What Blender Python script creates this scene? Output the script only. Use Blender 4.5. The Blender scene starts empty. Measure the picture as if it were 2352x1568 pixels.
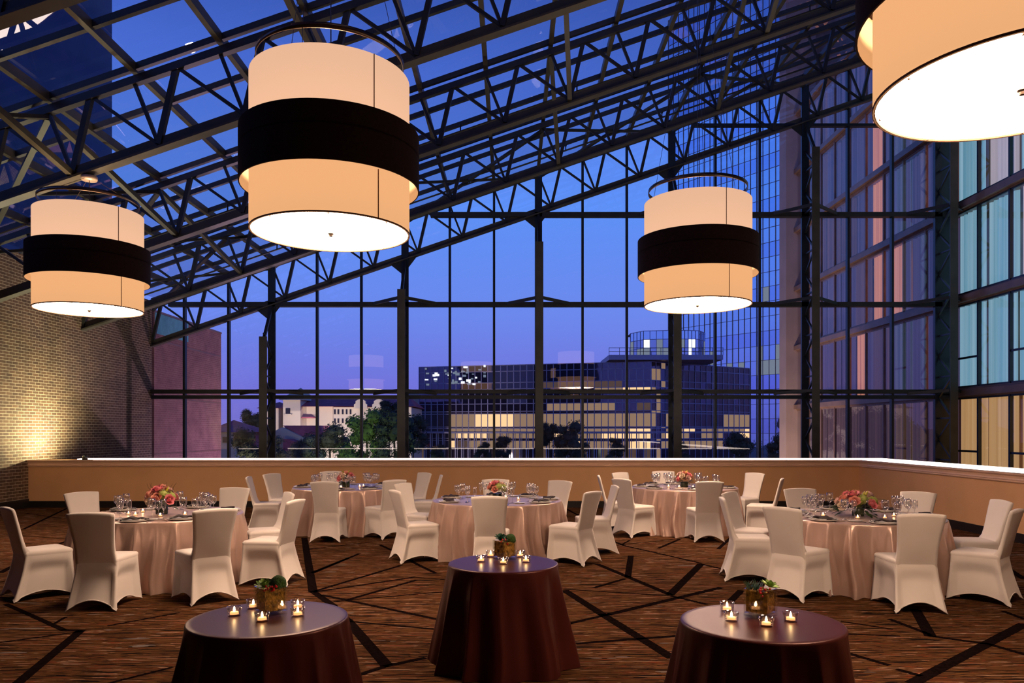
import bpy, bmesh, math, random
from mathutils import Vector, Matrix
R = random.Random(7)
PI = math.pi
SC = bpy.context.scene
COL = SC.collection

# ------------------------------------------------------------------ helpers
class MB:
    """collects quads and tris, then links them as one mesh object"""
    def __init__(self): self.v=[]; self.f=[]; self.m=[]
    def add(self, vs, fs, mi=0):
        o=len(self.v); self.v+= [tuple(p) for p in vs]
        for f in fs: self.f.append([i+o for i in f]); self.m.append(mi)
        return self
    def box(self, lo, hi, mi=0):
        x0,y0,z0=lo; x1,y1,z1=hi
        vs=[(x0,y0,z0),(x1,y0,z0),(x1,y1,z0),(x0,y1,z0),(x0,y0,z1),(x1,y0,z1),(x1,y1,z1),(x0,y1,z1)]
        return self.add(vs,[(0,3,2,1),(4,5,6,7),(0,1,5,4),(1,2,6,5),(2,3,7,6),(3,0,4,7)],mi)
    def bar(self, a, b, w, h, up=(0,0,1), mi=0):
        a=Vector(a); b=Vector(b); d=(b-a).normalized(); up=Vector(up)
        s=d.cross(up)
        if s.length<1e-4: s=d.cross(Vector((1,0,0)))
        s.normalize(); u=s.cross(d).normalized(); s*=w/2; u*=h/2
        vs=[a-s-u,a+s-u,a+s+u,a-s+u,b-s-u,b+s-u,b+s+u,b-s+u]
        return self.add(vs,[(0,3,2,1),(4,5,6,7),(0,1,5,4),(1,2,6,5),(2,3,7,6),(3,0,4,7)],mi)
    def tube(self, pts, r, n=8, mi=0, closed=False):
        pts=[Vector(p) for p in pts]; rings=[]; k=len(pts)
        rr=r if isinstance(r,(list,tuple)) else [r]*k
        for i,p in enumerate(pts):
            if closed: d=pts[(i+1)%k]-pts[i-1]
            else: d=pts[min(i+1,k-1)]-pts[max(i-1,0)]
            d.normalize(); ref=Vector((0,0,1)) if abs(d.z)<.95 else Vector((1,0,0))
            s=d.cross(ref).normalized(); u=s.cross(d)
            rings.append([p+s*math.cos(2*PI*j/n)*rr[i]+u*math.sin(2*PI*j/n)*rr[i] for j in range(n)])
        vs=[q for ring in rings for q in ring]; fs=[]
        for i in range(k if closed else k-1):
            for j in range(n):
                a=i*n+j; b=i*n+(j+1)%n; c=((i+1)%k)*n+(j+1)%n; d=((i+1)%k)*n+j
                fs.append((a,b,c,d))
        if not closed:
            fs.append(tuple(range(n-1,-1,-1))); fs.append(tuple((k-1)*n+j for j in range(n)))
        return self.add(vs,fs,mi)
    def lathe(self, prof, n=24, c=(0,0,0), mi=0, cap=True):
        vs=[]; fs=[]; k=len(prof)
        for r,z in prof:
            for j in range(n):
                t=2*PI*j/n; vs.append((c[0]+r*math.cos(t),c[1]+r*math.sin(t),c[2]+z))
        for i in range(k-1):
            for j in range(n):
                fs.append((i*n+j,i*n+(j+1)%n,(i+1)*n+(j+1)%n,(i+1)*n+j))
        if cap:
            if prof[0][0]>1e-5: fs.append(tuple(range(n-1,-1,-1)))
            if prof[-1][0]>1e-5: fs.append(tuple((k-1)*n+j for j in range(n)))
        return self.add(vs,fs,mi)
    def grid(self, fn, nu, nv, mi=0, wrap=False):
        vs=[]; fs=[]
        for i in range(nv+1):
            for j in range(nu+(0 if wrap else 1)):
                vs.append(fn(j/nu,i/nv))
        w=nu if wrap else nu+1
        for i in range(nv):
            for j in range(nu):
                fs.append((i*w+j,i*w+(j+1)%w,(i+1)*w+(j+1)%w,(i+1)*w+j))
        return self.add(vs,fs,mi)
    def ball(self, c, r, n=8, mi=0, sz=1.0):
        m=max(4,n//2+1); prof=[(max(1e-6,r*math.sin(PI*i/m)),-r*sz*math.cos(PI*i/m)) for i in range(m+1)]
        return self.lathe(prof,n,c,mi,cap=False)
    def xf(self, M, start=0):
        for i in range(start,len(self.v)): self.v[i]=tuple(M@Vector(self.v[i]))
        return self
    def build(self, name, mats, parent=None, smooth=False, loc=None):
        me=bpy.data.meshes.new(name); me.from_pydata(self.v,[],self.f); me.update()
        if not isinstance(mats,(list,tuple)): mats=[mats]
        for m in mats: me.materials.append(m)
        if len(mats)>1: me.polygons.foreach_set('material_index',self.m)
        if smooth: me.polygons.foreach_set('use_smooth',[True]*len(me.polygons))
        o=bpy.data.objects.new(name,me); COL.objects.link(o)
        if parent is not None: o.parent=parent
        if loc: o.location=loc
        return o

def tag(o, label=None, cat=None, group=None, kind=None):
    if label: o['label']=label
    if cat: o['category']=cat
    if group: o['group']=group
    if kind: o['kind']=kind
    return o
def empty(name, loc=(0,0,0), rz=0, label=None, cat=None, group=None, kind=None):
    o=bpy.data.objects.new(name,None); COL.objects.link(o); o.location=loc; o.rotation_euler=(0,0,rz)
    o.empty_display_size=.1
    return tag(o,label,cat,group,kind)
def copy_tree(o, parent=None):
    c=o.copy(); COL.objects.link(c)
    if parent is not None: c.parent=parent
    for ch in list(o.children): copy_tree(ch,c)
    return c
class Proto:
    """first use hands out the original, later uses hand out copies"""
    def __init__(self,o): self.o=o; self.used=False
    def get(self, loc, rz, label, group=None, s=None):
        o=self.o if not self.used else copy_tree(self.o)
        self.used=True; o.location=loc; o.rotation_euler=(0,0,rz); o['label']=label
        if group: o['group']=group
        if s: o.scale=(s,s,s)
        return o

# ------------------------------------------------------------------ materials
def nt(name):
    m=bpy.data.materials.new(name); m.use_nodes=True; t=m.node_tree; t.nodes.clear()
    out=t.nodes.new('ShaderNodeOutputMaterial'); return m,t,out
def N(t,typ,**kw):
    n=t.nodes.new(typ)
    for k,v in kw.items():
        if k in n.inputs: n.inputs[k].default_value=v
        else: setattr(n,k,v)
    return n
def c4(c): return (c[0],c[1],c[2],1)
def pbr(name, col, rough=.5, metal=0, var=.12, vscale=6, bump=0, bscale=40, spec=.5, sheen=0, trans=0, coat=0, stint=(1,1,1)):
    m,t,out=nt(name); p=N(t,'ShaderNodeBsdfPrincipled')
    p.inputs['Roughness'].default_value=rough; p.inputs['Metallic'].default_value=metal
    p.inputs['Specular IOR Level'].default_value=spec
    p.inputs['Sheen Weight'].default_value=sheen; p.inputs['Specular Tint'].default_value=c4(stint); p.inputs['Coat Weight'].default_value=coat
    tc=N(t,'ShaderNodeTexCoord'); nz=N(t,'ShaderNodeTexNoise'); nz.inputs['Scale'].default_value=vscale
    t.links.new(tc.outputs['Object'],nz.inputs['Vector'])
    rp=N(t,'ShaderNodeValToRGB'); rp.color_ramp.elements[0].position=.3; rp.color_ramp.elements[1].position=.7
    rp.color_ramp.elements[0].color=c4([x*(1-var) for x in col]); rp.color_ramp.elements[1].color=c4([min(1,x*(1+var)) for x in col])
    t.links.new(nz.outputs['Fac'],rp.inputs['Fac']); t.links.new(rp.outputs['Color'],p.inputs['Base Color'])
    if bump:
        n2=N(t,'ShaderNodeTexNoise'); n2.inputs['Scale'].default_value=bscale
        t.links.new(tc.outputs['Object'],n2.inputs['Vector'])
        b=N(t,'ShaderNodeBump'); b.inputs['Strength'].default_value=bump; b.inputs['Distance'].default_value=.02
        t.links.new(n2.outputs['Fac'],b.inputs['Height']); t.links.new(b.outputs['Normal'],p.inputs['Normal'])
    t.links.new(p.outputs['BSDF'],out.inputs['Surface']); return m
def emit(name, col, s, base=None):
    m,t,out=nt(name); e=N(t,'ShaderNodeEmission'); e.inputs['Color'].default_value=c4(col); e.inputs['Strength'].default_value=s
    if base:
        d=N(t,'ShaderNodeBsdfDiffuse'); d.inputs['Color'].default_value=c4(base); a=N(t,'ShaderNodeAddShader')
        t.links.new(e.outputs[0],a.inputs[0]); t.links.new(d.outputs[0],a.inputs[1]); t.links.new(a.outputs[0],out.inputs['Surface'])
    else: t.links.new(e.outputs[0],out.inputs['Surface'])
    return m
def thin_glass(name, tint=(1,1,1), ior=1.5, gain=1.0, base=0.0, rough=0.0, bump=0, power=5, bsc=1.6):
    """clear sheet: passes light straight through, mirrors by Fresnel"""
    m,t,out=nt(name); tr=N(t,'ShaderNodeBsdfTransparent'); tr.inputs['Color'].default_value=c4(tint)
    g=N(t,'ShaderNodeBsdfGlossy'); g.inputs['Roughness'].default_value=rough; g.inputs['Color'].default_value=(1,1,1,1)
    lw=N(t,'ShaderNodeLayerWeight'); lw.inputs['Blend'].default_value=.5          # Schlick's form, the same from both faces
    fr=N(t,'ShaderNodeMath',operation='POWER'); fr.inputs[1].default_value=power; t.links.new(lw.outputs['Facing'],fr.inputs[0])
    f0=min(.9,((ior-1)/(ior+1))**2*1.85*gain+base)
    mu=N(t,'ShaderNodeMath',operation='MULTIPLY_ADD'); mu.inputs[1].default_value=1-f0; mu.inputs[2].default_value=f0; mu.use_clamp=True
    t.links.new(fr.outputs[0],mu.inputs[0]); mx=N(t,'ShaderNodeMixShader')
    if bump:
        tc=N(t,'ShaderNodeTexCoord'); n2=N(t,'ShaderNodeTexNoise'); n2.inputs['Scale'].default_value=bsc
        t.links.new(tc.outputs['Object'],n2.inputs['Vector'])
        b=N(t,'ShaderNodeBump'); b.inputs['Strength'].default_value=bump; b.inputs['Distance'].default_value=.05
        t.links.new(n2.outputs['Fac'],b.inputs['Height']); t.links.new(b.outputs['Normal'],g.inputs['Normal'])
    t.links.new(mu.outputs[0],mx.inputs[0]); t.links.new(tr.outputs[0],mx.inputs[1]); t.links.new(g.outputs[0],mx.inputs[2])
    t.links.new(mx.outputs[0],out.inputs['Surface']); return m

M={}
M['steel']=pbr('painted_steel',(.030,.033,.030),.42,0,.25,3)
M['steel_ol']=pbr('olive_painted_steel',(.070,.068,.050),.45,0,.2,3)
M['alum']=pbr('dark_aluminium',(.016,.024,.034),.35,.0,.2,4)
M['cover']=pbr('chair_stretch_fabric',(.80,.745,.70),.62,0,.02,5,.05,260,.3,.25)
M['satin']=pbr('champagne_satin',(.66,.465,.385),.34,.55,.05,3,.04,60,.7,.1)
M['dark_cloth']=pbr('dark_brown_cloth',(.050,.010,.008),.36,0,.12,3,.03,200,.28,.0,stint=(1,.52,.45))
M['napkin']=pbr('dark_napkin',(.022,.012,.013),.7,0,.2,20)
M['china']=pbr('white_china',(.80,.77,.74),.18,0,.02,5)
M['silver']=pbr('polished_steel',(.75,.72,.70),.16,1,.05,5)
M['plaster']=pbr('tan_wallcovering',(.70,.40,.19),.62,0,.06,1.5,.12,55)
M['mould']=pbr('painted_moulding',(.70,.47,.32),.42,0,.04,4)
M['black_base']=pbr('black_baseboard',(.012,.011,.011),.4,0,.2,5)
M['band']=pbr('dark_brown_band',(.026,.012,.009),.85,0,.15,30,.1,150,.2)
M['metal_ring']=pbr('bronze_metal',(.20,.15,.12),.28,1,.1,8)
M['seam']=pbr('shade_seam',(.18,.08,.04),.8)
M['canopy']=pbr('canopy_enamel',(.62,.5,.42),.4,.3)
def shade_mat(name,col,s,tr):
    m,t,out=nt(name); e=N(t,'ShaderNodeEmission'); e.inputs['Color'].default_value=c4(col); e.inputs['Strength'].default_value=s
    d=N(t,'ShaderNodeBsdfTranslucent'); d.inputs['Color'].default_value=c4(tr); a=N(t,'ShaderNodeAddShader')
    tc=N(t,'ShaderNodeTexCoord'); mp=N(t,'ShaderNodeMapping'); mp.inputs['Scale'].default_value=(60,60,60); n=N(t,'ShaderNodeTexNoise')
    t.links.new(tc.outputs['Object'],mp.inputs[0]); t.links.new(mp.outputs[0],n.inputs['Vector'])
    b=N(t,'ShaderNodeBump'); b.inputs['Strength'].default_value=.1; t.links.new(n.outputs['Fac'],b.inputs['Height']); t.links.new(b.outputs['Normal'],d.inputs['Normal'])
    t.links.new(e.outputs[0],a.inputs[0]); t.links.new(d.outputs[0],a.inputs[1]); t.links.new(a.outputs[0],out.inputs['Surface']); return m
M['shade_top']=shade_mat('upper_shade_fabric',(1.0,.59,.385),.70,(.155,.135,.115))
M['shade_low']=shade_mat('lower_shade_fabric',(1.0,.52,.24),.70,(.150,.115,.085))
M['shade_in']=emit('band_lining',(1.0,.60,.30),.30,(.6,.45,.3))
M['diffuser']=emit('lamp_diffuser',(1.0,.655,.44),33.0)
M['pan']=pbr('white_light_stop',(.75,.7,.62),.7)  # for the added disc that stops the diffuser's upward light
M['strip']=emit('cove_light',(1.0,.80,.70),4.6)
M['flame']=emit('candle_flame',(1.0,.62,.26),60)
M['wax']=emit('lit_wax',(1.0,.42,.14),2.0,(.7,.5,.35))
M['pane']=thin_glass('tinted_pane',(.93,.95,1.0),1.5,1.15,.0)
M['roof_pane']=thin_glass('roof_pane',(.80,.80,.92),1.55,1.3,.08,0,.012)
M['tower_pane']=thin_glass('tower_pane',(.80,.80,.84),1.5,.6,.0)
M['glassware']=thin_glass('clear_glassware',(.975,.975,.98),1.5,1.2,.04,0,0,2.6)
M['vase_glass']=thin_glass('vase_glass',(.97,.98,.97),1.5,1.2,.03,0,0,4)
M['rose_pink']=pbr('rose_pink',(.80,.25,.29),.5,0,.25,30,0,0,.3,.2)
M['rose_coral']=pbr('rose_coral',(.86,.37,.28),.5,0,.25,30,0,0,.3,.2)
M['rose_blush']=pbr('rose_blush',(.88,.58,.52),.5,0,.2,30,0,0,.3,.2)
M['cream']=pbr('cream_petal',(.85,.70,.55),.5,0,.1,30)
M['hyd']=pbr('green_hydrangea',(.42,.48,.12),.6,0,.35,60)
M['leaf']=pbr('dark_leaf',(.035,.075,.025),.4,0,.4,20)
M['bud']=pbr('lily_bud',(.55,.50,.06),.45,0,.25,20)
M['twig']=pbr('twig_bark',(.06,.035,.025),.8)
M['succ']=pbr('succulent_green',(.30,.46,.12),.4,0,.3,20)
M['succ_dark']=pbr('succulent_dark',(.03,.12,.07),.35,0,.3,20)
M['moss_ball']=pbr('moss_green',(.045,.12,.02),.9,0,.5,120,.8,200)
M['moss']=pbr('amber_moss',(.40,.21,.03),.85,0,.7,45,.9,70)
M['berry']=pbr('red_berry',(.55,.02,.03),.2,0,.2,20)
M['leafwrap']=pbr('leaf_wrapped_vase',(.02,.03,.012),.35,0,.4,20)
M['bark']=pbr('tree_bark',(.05,.035,.025),.9,0,.3,8)
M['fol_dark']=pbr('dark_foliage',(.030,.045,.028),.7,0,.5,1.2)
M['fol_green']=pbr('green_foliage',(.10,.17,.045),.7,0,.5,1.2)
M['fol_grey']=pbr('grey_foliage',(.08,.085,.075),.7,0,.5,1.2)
M['stucco']=pbr('pale_stucco',(.72,.62,.54),.8,0,.04,.3)
M['roof_red']=pbr('red_roof',(.46,.12,.20),.8,0,.2,.8)
M['dark_win']=pbr('dark_window',(.03,.03,.06),.15,0,.2,2,0,0,.8)
M['mullion']=pbr('pale_mullion',(.36,.31,.44),.5,.2)
M['concrete']=pbr('concrete',(.52,.37,.30),.8,0,.1,.8)
M['brownmetal']=pbr('brown_metal',(.27,.165,.12),.4,.1,.2,2)
M['asphalt']=pbr('asphalt',(.04,.035,.045),.9,0,.3,.4)
M['atrium']=pbr('atrium_floor',(.07,.05,.045),.7,0,.3,.6)
M['ceil']=pbr('ceiling_paint',(.10,.075,.06),.8)
M['warmwall']=pbr('warm_paint',(.30,.20,.13),.8)
M['warm_lit']=emit('lit_window_warm',(1.0,.62,.30),1.25)
M['warm_mid']=emit('lit_window_dim',(1.0,.62,.36),.30,(.1,.08,.06))
M['warm_low']=emit('lit_window_low',(1.0,.6,.42),.085,(.05,.04,.05))
M['white_lit']=emit('lit_window_glint_white',(.9,.95,1.0),1.6)
M['cool_mid']=emit('lit_window_glint_cool',(.62,.75,1.0),.30)
M['plum_panel']=pbr('dark_plum_glass',(.055,.03,.055),.08,.35,.3,1.0,0,0,.8)

def mirror_glass(name,col,rough=.03,bump=.0,metal=.9):
    m,t,out=nt(name); p=N(t,'ShaderNodeBsdfPrincipled'); p.inputs['Base Color'].default_value=c4(col)
    p.inputs['Metallic'].default_value=metal; p.inputs['Roughness'].default_value=rough
    if bump:
        tc=N(t,'ShaderNodeTexCoord'); n2=N(t,'ShaderNodeTexNoise'); n2.inputs['Scale'].default_value=.5
        t.links.new(tc.outputs['Object'],n2.inputs['Vector'])
        b=N(t,'ShaderNodeBump'); b.inputs['Strength'].default_value=bump; b.inputs['Distance'].default_value=.3
        t.links.new(n2.outputs['Fac'],b.inputs['Height']); t.links.new(b.outputs['Normal'],p.inputs['Normal'])
    t.links.new(p.outputs[0],out.inputs['Surface']); return m
M['tower_glass']=mirror_glass('tower_glass',(.62,.80,1.0),.04,.04)
M['tower_glass2']=mirror_glass('tower_glass_dark',(.50,.64,.96),.04,.04)
M['office_blue']=mirror_glass('office_glass_blue',(.50,.55,.72),.04,.05)
M['office_dark']=mirror_glass('office_glass_dark',(.10,.10,.15),.04,.05)

def brick_mat(name,c1,c2,mort):
    m,t,out=nt(name); p=N(t,'ShaderNodeBsdfPrincipled'); p.inputs['Roughness'].default_value=.85
    tc=N(t,'ShaderNodeTexCoord'); sp=N(t,'ShaderNodeSeparateXYZ'); cb=N(t,'ShaderNodeCombineXYZ')
    t.links.new(tc.outputs['Object'],sp.inputs[0]); t.links.new(sp.outputs['Y'],cb.inputs['X']); t.links.new(sp.outputs['Z'],cb.inputs['Y'])
    b=N(t,'ShaderNodeTexBrick'); b.inputs['Scale'].default_value=1; b.inputs['Brick Width'].default_value=.203
    b.inputs['Row Height'].default_value=.0677; b.inputs['Mortar Size'].default_value=.0052; b.inputs['Mortar Smooth'].default_value=.1
    b.inputs['Color1'].default_value=c4(c1); b.inputs['Color2'].default_value=c4(c2); b.inputs['Mortar'].default_value=c4(mort)
    t.links.new(cb.outputs[0],b.inputs['Vector'])
    nz=N(t,'ShaderNodeTexNoise'); nz.inputs['Scale'].default_value=2.2; nz.inputs['Detail'].default_value=6
    t.links.new(tc.outputs['Object'],nz.inputs['Vector'])
    mx=N(t,'ShaderNodeMix',data_type='RGBA',blend_type='MULTIPLY'); mx.inputs[0].default_value=.8
    rp=N(t,'ShaderNodeValToRGB'); rp.color_ramp.elements[0].position=.35; rp.color_ramp.elements[1].position=.72
    rp.color_ramp.elements[0].color=(.75,.72,.7,1); rp.color_ramp.elements[1].color=(1.25,1.2,1.1,1)
    t.links.new(nz.outputs['Fac'],rp.inputs['Fac']); t.links.new(b.outputs['Color'],mx.inputs[6]); t.links.new(rp.outputs['Color'],mx.inputs[7])
    t.links.new(mx.outputs[2],p.inputs['Base Color'])
    bp=N(t,'ShaderNodeBump'); bp.inputs['Strength'].default_value=.6; bp.inputs['Distance'].default_value=.01; bp.invert=True
    t.links.new(b.outputs['Fac'],bp.inputs['Height']); t.links.new(bp.outputs['Normal'],p.inputs['Normal'])
    t.links.new(p.outputs[0],out.inputs['Surface']); return m
M['brick']=brick_mat('brick_wall',(.165,.098,.058),(.095,.058,.038),(.56,.49,.35))
M['brick_out']=brick_mat('brick_outside',(.36,.18,.17),(.30,.14,.14),(.46,.30,.28))

def carpet_mat():
    m,t,out=nt('carpet_streaks'); p=N(t,'ShaderNodeBsdfPrincipled'); p.inputs['Roughness'].default_value=1; p.inputs['Specular IOR Level'].default_value=.02
    tc=N(t,'ShaderNodeTexCoord')
    def noise(sx,sy,det,off):
        mp=N(t,'ShaderNodeMapping'); mp.inputs['Scale'].default_value=(sx,sy,1); mp.inputs['Location'].default_value=(off,off*1.7,0)
        t.links.new(tc.outputs['Object'],mp.inputs['Vector']); n=N(t,'ShaderNodeTexNoise'); n.inputs['Scale'].default_value=1; n.inputs['Detail'].default_value=det
        n.inputs['Roughness'].default_value=.65
        t.links.new(mp.outputs[0],n.inputs['Vector']); return n
    n1=noise(1.6,21,2,0); n2=noise(2.6,36,1,9); n3=noise(1.1,6,3,4)
    r1=N(t,'ShaderNodeValToRGB'); r1.color_ramp.interpolation='CONSTANT'
    e=r1.color_ramp.elements; e[0].position=0; e[0].color=(.007,.004,.003,1); e[1].position=.42; e[1].color=(.070,.030,.012,1)
    for pos,c in ((.46,(.110,.052,.018)),(.505,(.020,.009,.006)),(.53,(.055,.022,.010)),(.57,(.135,.034,.012)),(.60,(.075,.040,.020)),(.645,(.25,.165,.11)),(.70,(.03,.012,.008))):
        x=e.new(pos); x.color=c4(c)
    t.links.new(n1.outputs['Fac'],r1.inputs['Fac'])
    r2=N(t,'ShaderNodeValToRGB'); r2.color_ramp.interpolation='CONSTANT'; e=r2.color_ramp.elements
    e[0].position=0; e[0].color=(.008,.004,.004,1); e[1].position=.40; e[1].color=(.085,.036,.013,1)
    for pos,c in ((.5,(.022,.010,.006)),(.54,(.10,.045,.018)),(.62,(.30,.20,.14)),(.66,(.15,.030,.012))):
        x=e.new(pos); x.color=c4(c)
    t.links.new(n2.outputs['Fac'],r2.inputs['Fac'])
    n4=noise(1.3,17,1,21); r4=N(t,'ShaderNodeValToRGB'); r4.color_ramp.interpolation='CONSTANT'; r4.color_ramp.elements[0].position=0; r4.color_ramp.elements[1].position=.5
    t.links.new(n4.outputs['Fac'],r4.inputs[0]); mx=N(t,'ShaderNodeMix',data_type='RGBA'); t.links.new(r4.outputs[0],mx.inputs[0])
    t.links.new(r1.outputs[0],mx.inputs[6]); t.links.new(r2.outputs[0],mx.inputs[7])
    r3=N(t,'ShaderNodeValToRGB'); r3.color_ramp.interpolation='CONSTANT'; e=r3.color_ramp.elements
    e[0].position=0; e[0].color=(0,0,0,1); e[1].position=.665; e[1].color=(1,1,1,1)
    t.links.new(n3.outputs['Fac'],r3.inputs['Fac'])
    m2=N(t,'ShaderNodeMix',data_type='RGBA'); t.links.new(r3.outputs[0],m2.inputs[0]); t.links.new(mx.outputs[2],m2.inputs[6]); m2.inputs[7].default_value=(.14,.115,.105,1)
    t.links.new(m2.outputs[2],p.inputs['Base Color'])
    b=N(t,'ShaderNodeBump'); b.inputs['Strength'].default_value=.3; b.inputs['Distance'].default_value=.01
    t.links.new(n2.outputs['Fac'],b.inputs['Height']); t.links.new(b.outputs['Normal'],p.inputs['Normal'])
    t.links.new(p.outputs[0],out.inputs['Surface']); return m
M['carpet']=carpet_mat()
M['carpet_line']=pbr('carpet_black_line',(.007,.004,.004),1,0,.4,30,0,0,.0)

def curtain_mat(name,ca,cb_,s,base):
    """pleated sheer; glow and fold shading put into a vertically streaked emission colour"""
    m,t,out=nt(name); e=N(t,'ShaderNodeEmission'); d=N(t,'ShaderNodeBsdfDiffuse'); d.inputs['Color'].default_value=c4(base)
    tc=N(t,'ShaderNodeTexCoord'); mp=N(t,'ShaderNodeMapping'); mp.inputs['Scale'].default_value=(4,9,.05)
    t.links.new(tc.outputs['Object'],mp.inputs[0]); n=N(t,'ShaderNodeTexNoise'); n.inputs['Scale'].default_value=1; n.inputs['Detail'].default_value=3
    t.links.new(mp.outputs[0],n.inputs['Vector']); rp=N(t,'ShaderNodeValToRGB'); rp.color_ramp.elements[0].position=.35; rp.color_ramp.elements[1].position=.65
    rp.color_ramp.elements[0].color=c4(ca); rp.color_ramp.elements[1].color=c4(cb_)
    t.links.new(n.outputs['Fac'],rp.inputs[0]); t.links.new(rp.outputs[0],e.inputs['Color']); e.inputs['Strength'].default_value=s
    a=N(t,'ShaderNodeAddShader'); t.links.new(e.outputs[0],a.inputs[0]); t.links.new(d.outputs[0],a.inputs[1]); t.links.new(a.outputs[0],out.inputs['Surface']); return m
M['cur_cool']=curtain_mat('curtain_sky_glow',(.14,.36,.47),(.33,.55,.66),.85,(.3,.35,.4))  # cool emission stands in for sky mirrored in the panes
M['cur_pale']=curtain_mat('curtain_pale_glow',(.40,.36,.42),(.52,.46,.52),.9,(.4,.35,.35))
M['cur_gold']=curtain_mat('curtain_gold_glow',(.50,.26,.09),(.72,.43,.19),.8,(.3,.25,.2))
M['cur_dark']=curtain_mat('curtain_dim_glow',(.030,.026,.075),(.075,.060,.130),1,(.10,.07,.11))
M['cur_plum']=curtain_mat('curtain_plum',(.045,.028,.050),(.10,.055,.075),1,(.10,.07,.08))
M['cur_orange']=curtain_mat('curtain_orange_glow',(.50,.16,.09),(.85,.33,.17),.9,(.3,.2,.15))

# ------------------------------------------------------------------ camera
F=1750.0; CX=1176.0; HY=990.0; CH=1.72
cam=bpy.data.cameras.new('camera'); co=bpy.data.objects.new('camera',cam); COL.objects.link(co)
co.location=(0,0,CH); co.rotation_euler=(PI/2,0,0)
cam.sensor_width=36; cam.sensor_fit='HORIZONTAL'; cam.lens=36*F/2352; cam.shift_y=(HY-784)/2352; cam.shift_x=0
cam.clip_start=.05; cam.clip_end=2000
SC.camera=co

def P(px,py,D): return Vector(((px-CX)/F*D, D, CH-(py-HY)/F*D))
def G(px,py,z=0.0):
    D=(CH-z)*F/(py-HY); return Vector(((px-CX)/F*D,D,z))

# ------------------------------------------------------------------ room shell
XL=-10.92; XP=7.84; YP=17.2; YG=23.15; XF=13.45; YB=-4.0
AZ=8.03; SL=.343                                   # bottom chord height at x=0 and roof slope
def zb(x): return AZ+SL*x
TD=1.2                                             # truss depth
def zr(x): return AZ+TD+.24+SL*x                   # roof glass

f=MB(); f.add([(XL,YB,0),(XP,YB,0),(XP,YP,0),(XL,YP,0)],[(0,1,2,3)])
LINES=[(14,1387,146,1446,2),(146,1446,185,1448,2),(185,1448,41,1568,3),(0,1475,184,1450,1),(252,1436,408,1407,1),(126,1431,150,1417,1),
(0,1315,43,1293,3),(112,1259,160,1239,2),(54,1215,156,1166,2),(0,1227,153,1237,1),(699,1235,719,1358,4),(719,1358,765,1390,3),(718,1314,800,1281,2),
(252,1568,391,1533,1),(0,1336,38,1329,1),(720,1358,921,1298,2),(720,1315,825,1271,2),(723,1359,951,1325,2),(951,1325,1033,1332,1),(802,1376,955,1332,2),
(771,1380,1016,1359,1),(740,1366,1006,1422,2),(765,1390,798,1424,3),(798,1424,887,1526,4),(887,1529,972,1511,2),(822,1550,887,1529,2),(873,1251,910,1268,2),
(910,1268,961,1297,2),(961,1297,999,1315,2),(710,1261,853,1244,1),(808,1427,995,1444,1),(1298,1356,1383,1410,4),(1383,1410,1542,1509,4),(1308,1431,1400,1410,2),
(1372,1295,1539,1365,3),(1449,1276,1442,1325,3),(1539,1365,1610,1295,4),(1610,1295,1655,1305,2),(1427,1251,1610,1293,2),(1389,1235,1430,1251,2),(1427,1251,1447,1240,1),
(1512,1259,1563,1237,2),(1366,1349,1434,1329,2),(1298,1353,1542,1368,1),(1400,1410,1655,1349,3),(1542,1368,1621,1387,2),(1678,1380,1702,1356,3),(1328,1477,1553,1460,2),
(1396,1254,1556,1237,1),(2103,1400,2137,1460,4),(2045,1422,2134,1456,2),(2137,1460,2266,1478,2),(2096,1568,2352,1433,4),(2266,1477,2352,1502,2),(2307,1404,2352,1421,2),
(1953,1501,2038,1526,2),(2066,1538,2110,1550,2),(1940,1455,2062,1460,1),(1936,1427,2045,1444,1),(2310,1302,2352,1329,3),(1022,1196,1120,1178,1),(640,1196,668,1230,2),
(1300,1168,1360,1200,2),(1230,1455,1310,1431,2),(60,1178,140,1190,1),(1650,1260,1700,1215,2),(2180,1235,2260,1245,1)]
for a,b,c,d,w in LINES:
    p=G(a,b,.0015); q=G(c,d,.0015); dd=(q-p); s=Vector((-dd.y,dd.x,0)).normalized()*{1:.018,2:.028,3:.040,4:.048}[w]; e=dd.normalized()*.02
    q=q+e; p=p-e
    f.add([p-s,q-s,q+s,p+s],[(0,1,2,3)],1)
tag(f.build('floor',[M['carpet'],M['carpet_line']]),kind='structure')
a=MB(); a.box((XL,YB,-.12),(XF,YG+.4,-.02)); tag(a.build('floor_atrium',M['atrium']),kind='structure')
# brick wall, inside and beyond the glass
w=MB(); w.box((XL-.3,YB,-.02),(XL,YG-.05,zr(XL)-.06)); tag(w.build('wall_left',M['brick']),kind='structure')
w=MB(); w.box((XL-.3,YG+.1,-8),(XL,28.6,5.37)); wo=w.build('wall_left_outside',M['brick_out']); tag(wo,kind='structure')
for z in (1.0,2.75,4.5):
    MB().box((XL,YG+.12,z),(XL+.004,28.6,z+.035)).build('control_joint',M['brownmetal'],wo)
M['teal']=pbr('teal_light_colour',(.16,.55,.56),.5)
MB().box((XL,YG+.14,4.72),(XL+.008,25.7,5.36)).build('teal_light_patch',M['teal'],wo)  # added thin sheet; teal reflected light put into its colour
MB().box((XL-.34,YG+.1,5.37),(XL+.02,28.62,5.43)).build('coping',M['brownmetal'],wo)
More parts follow.
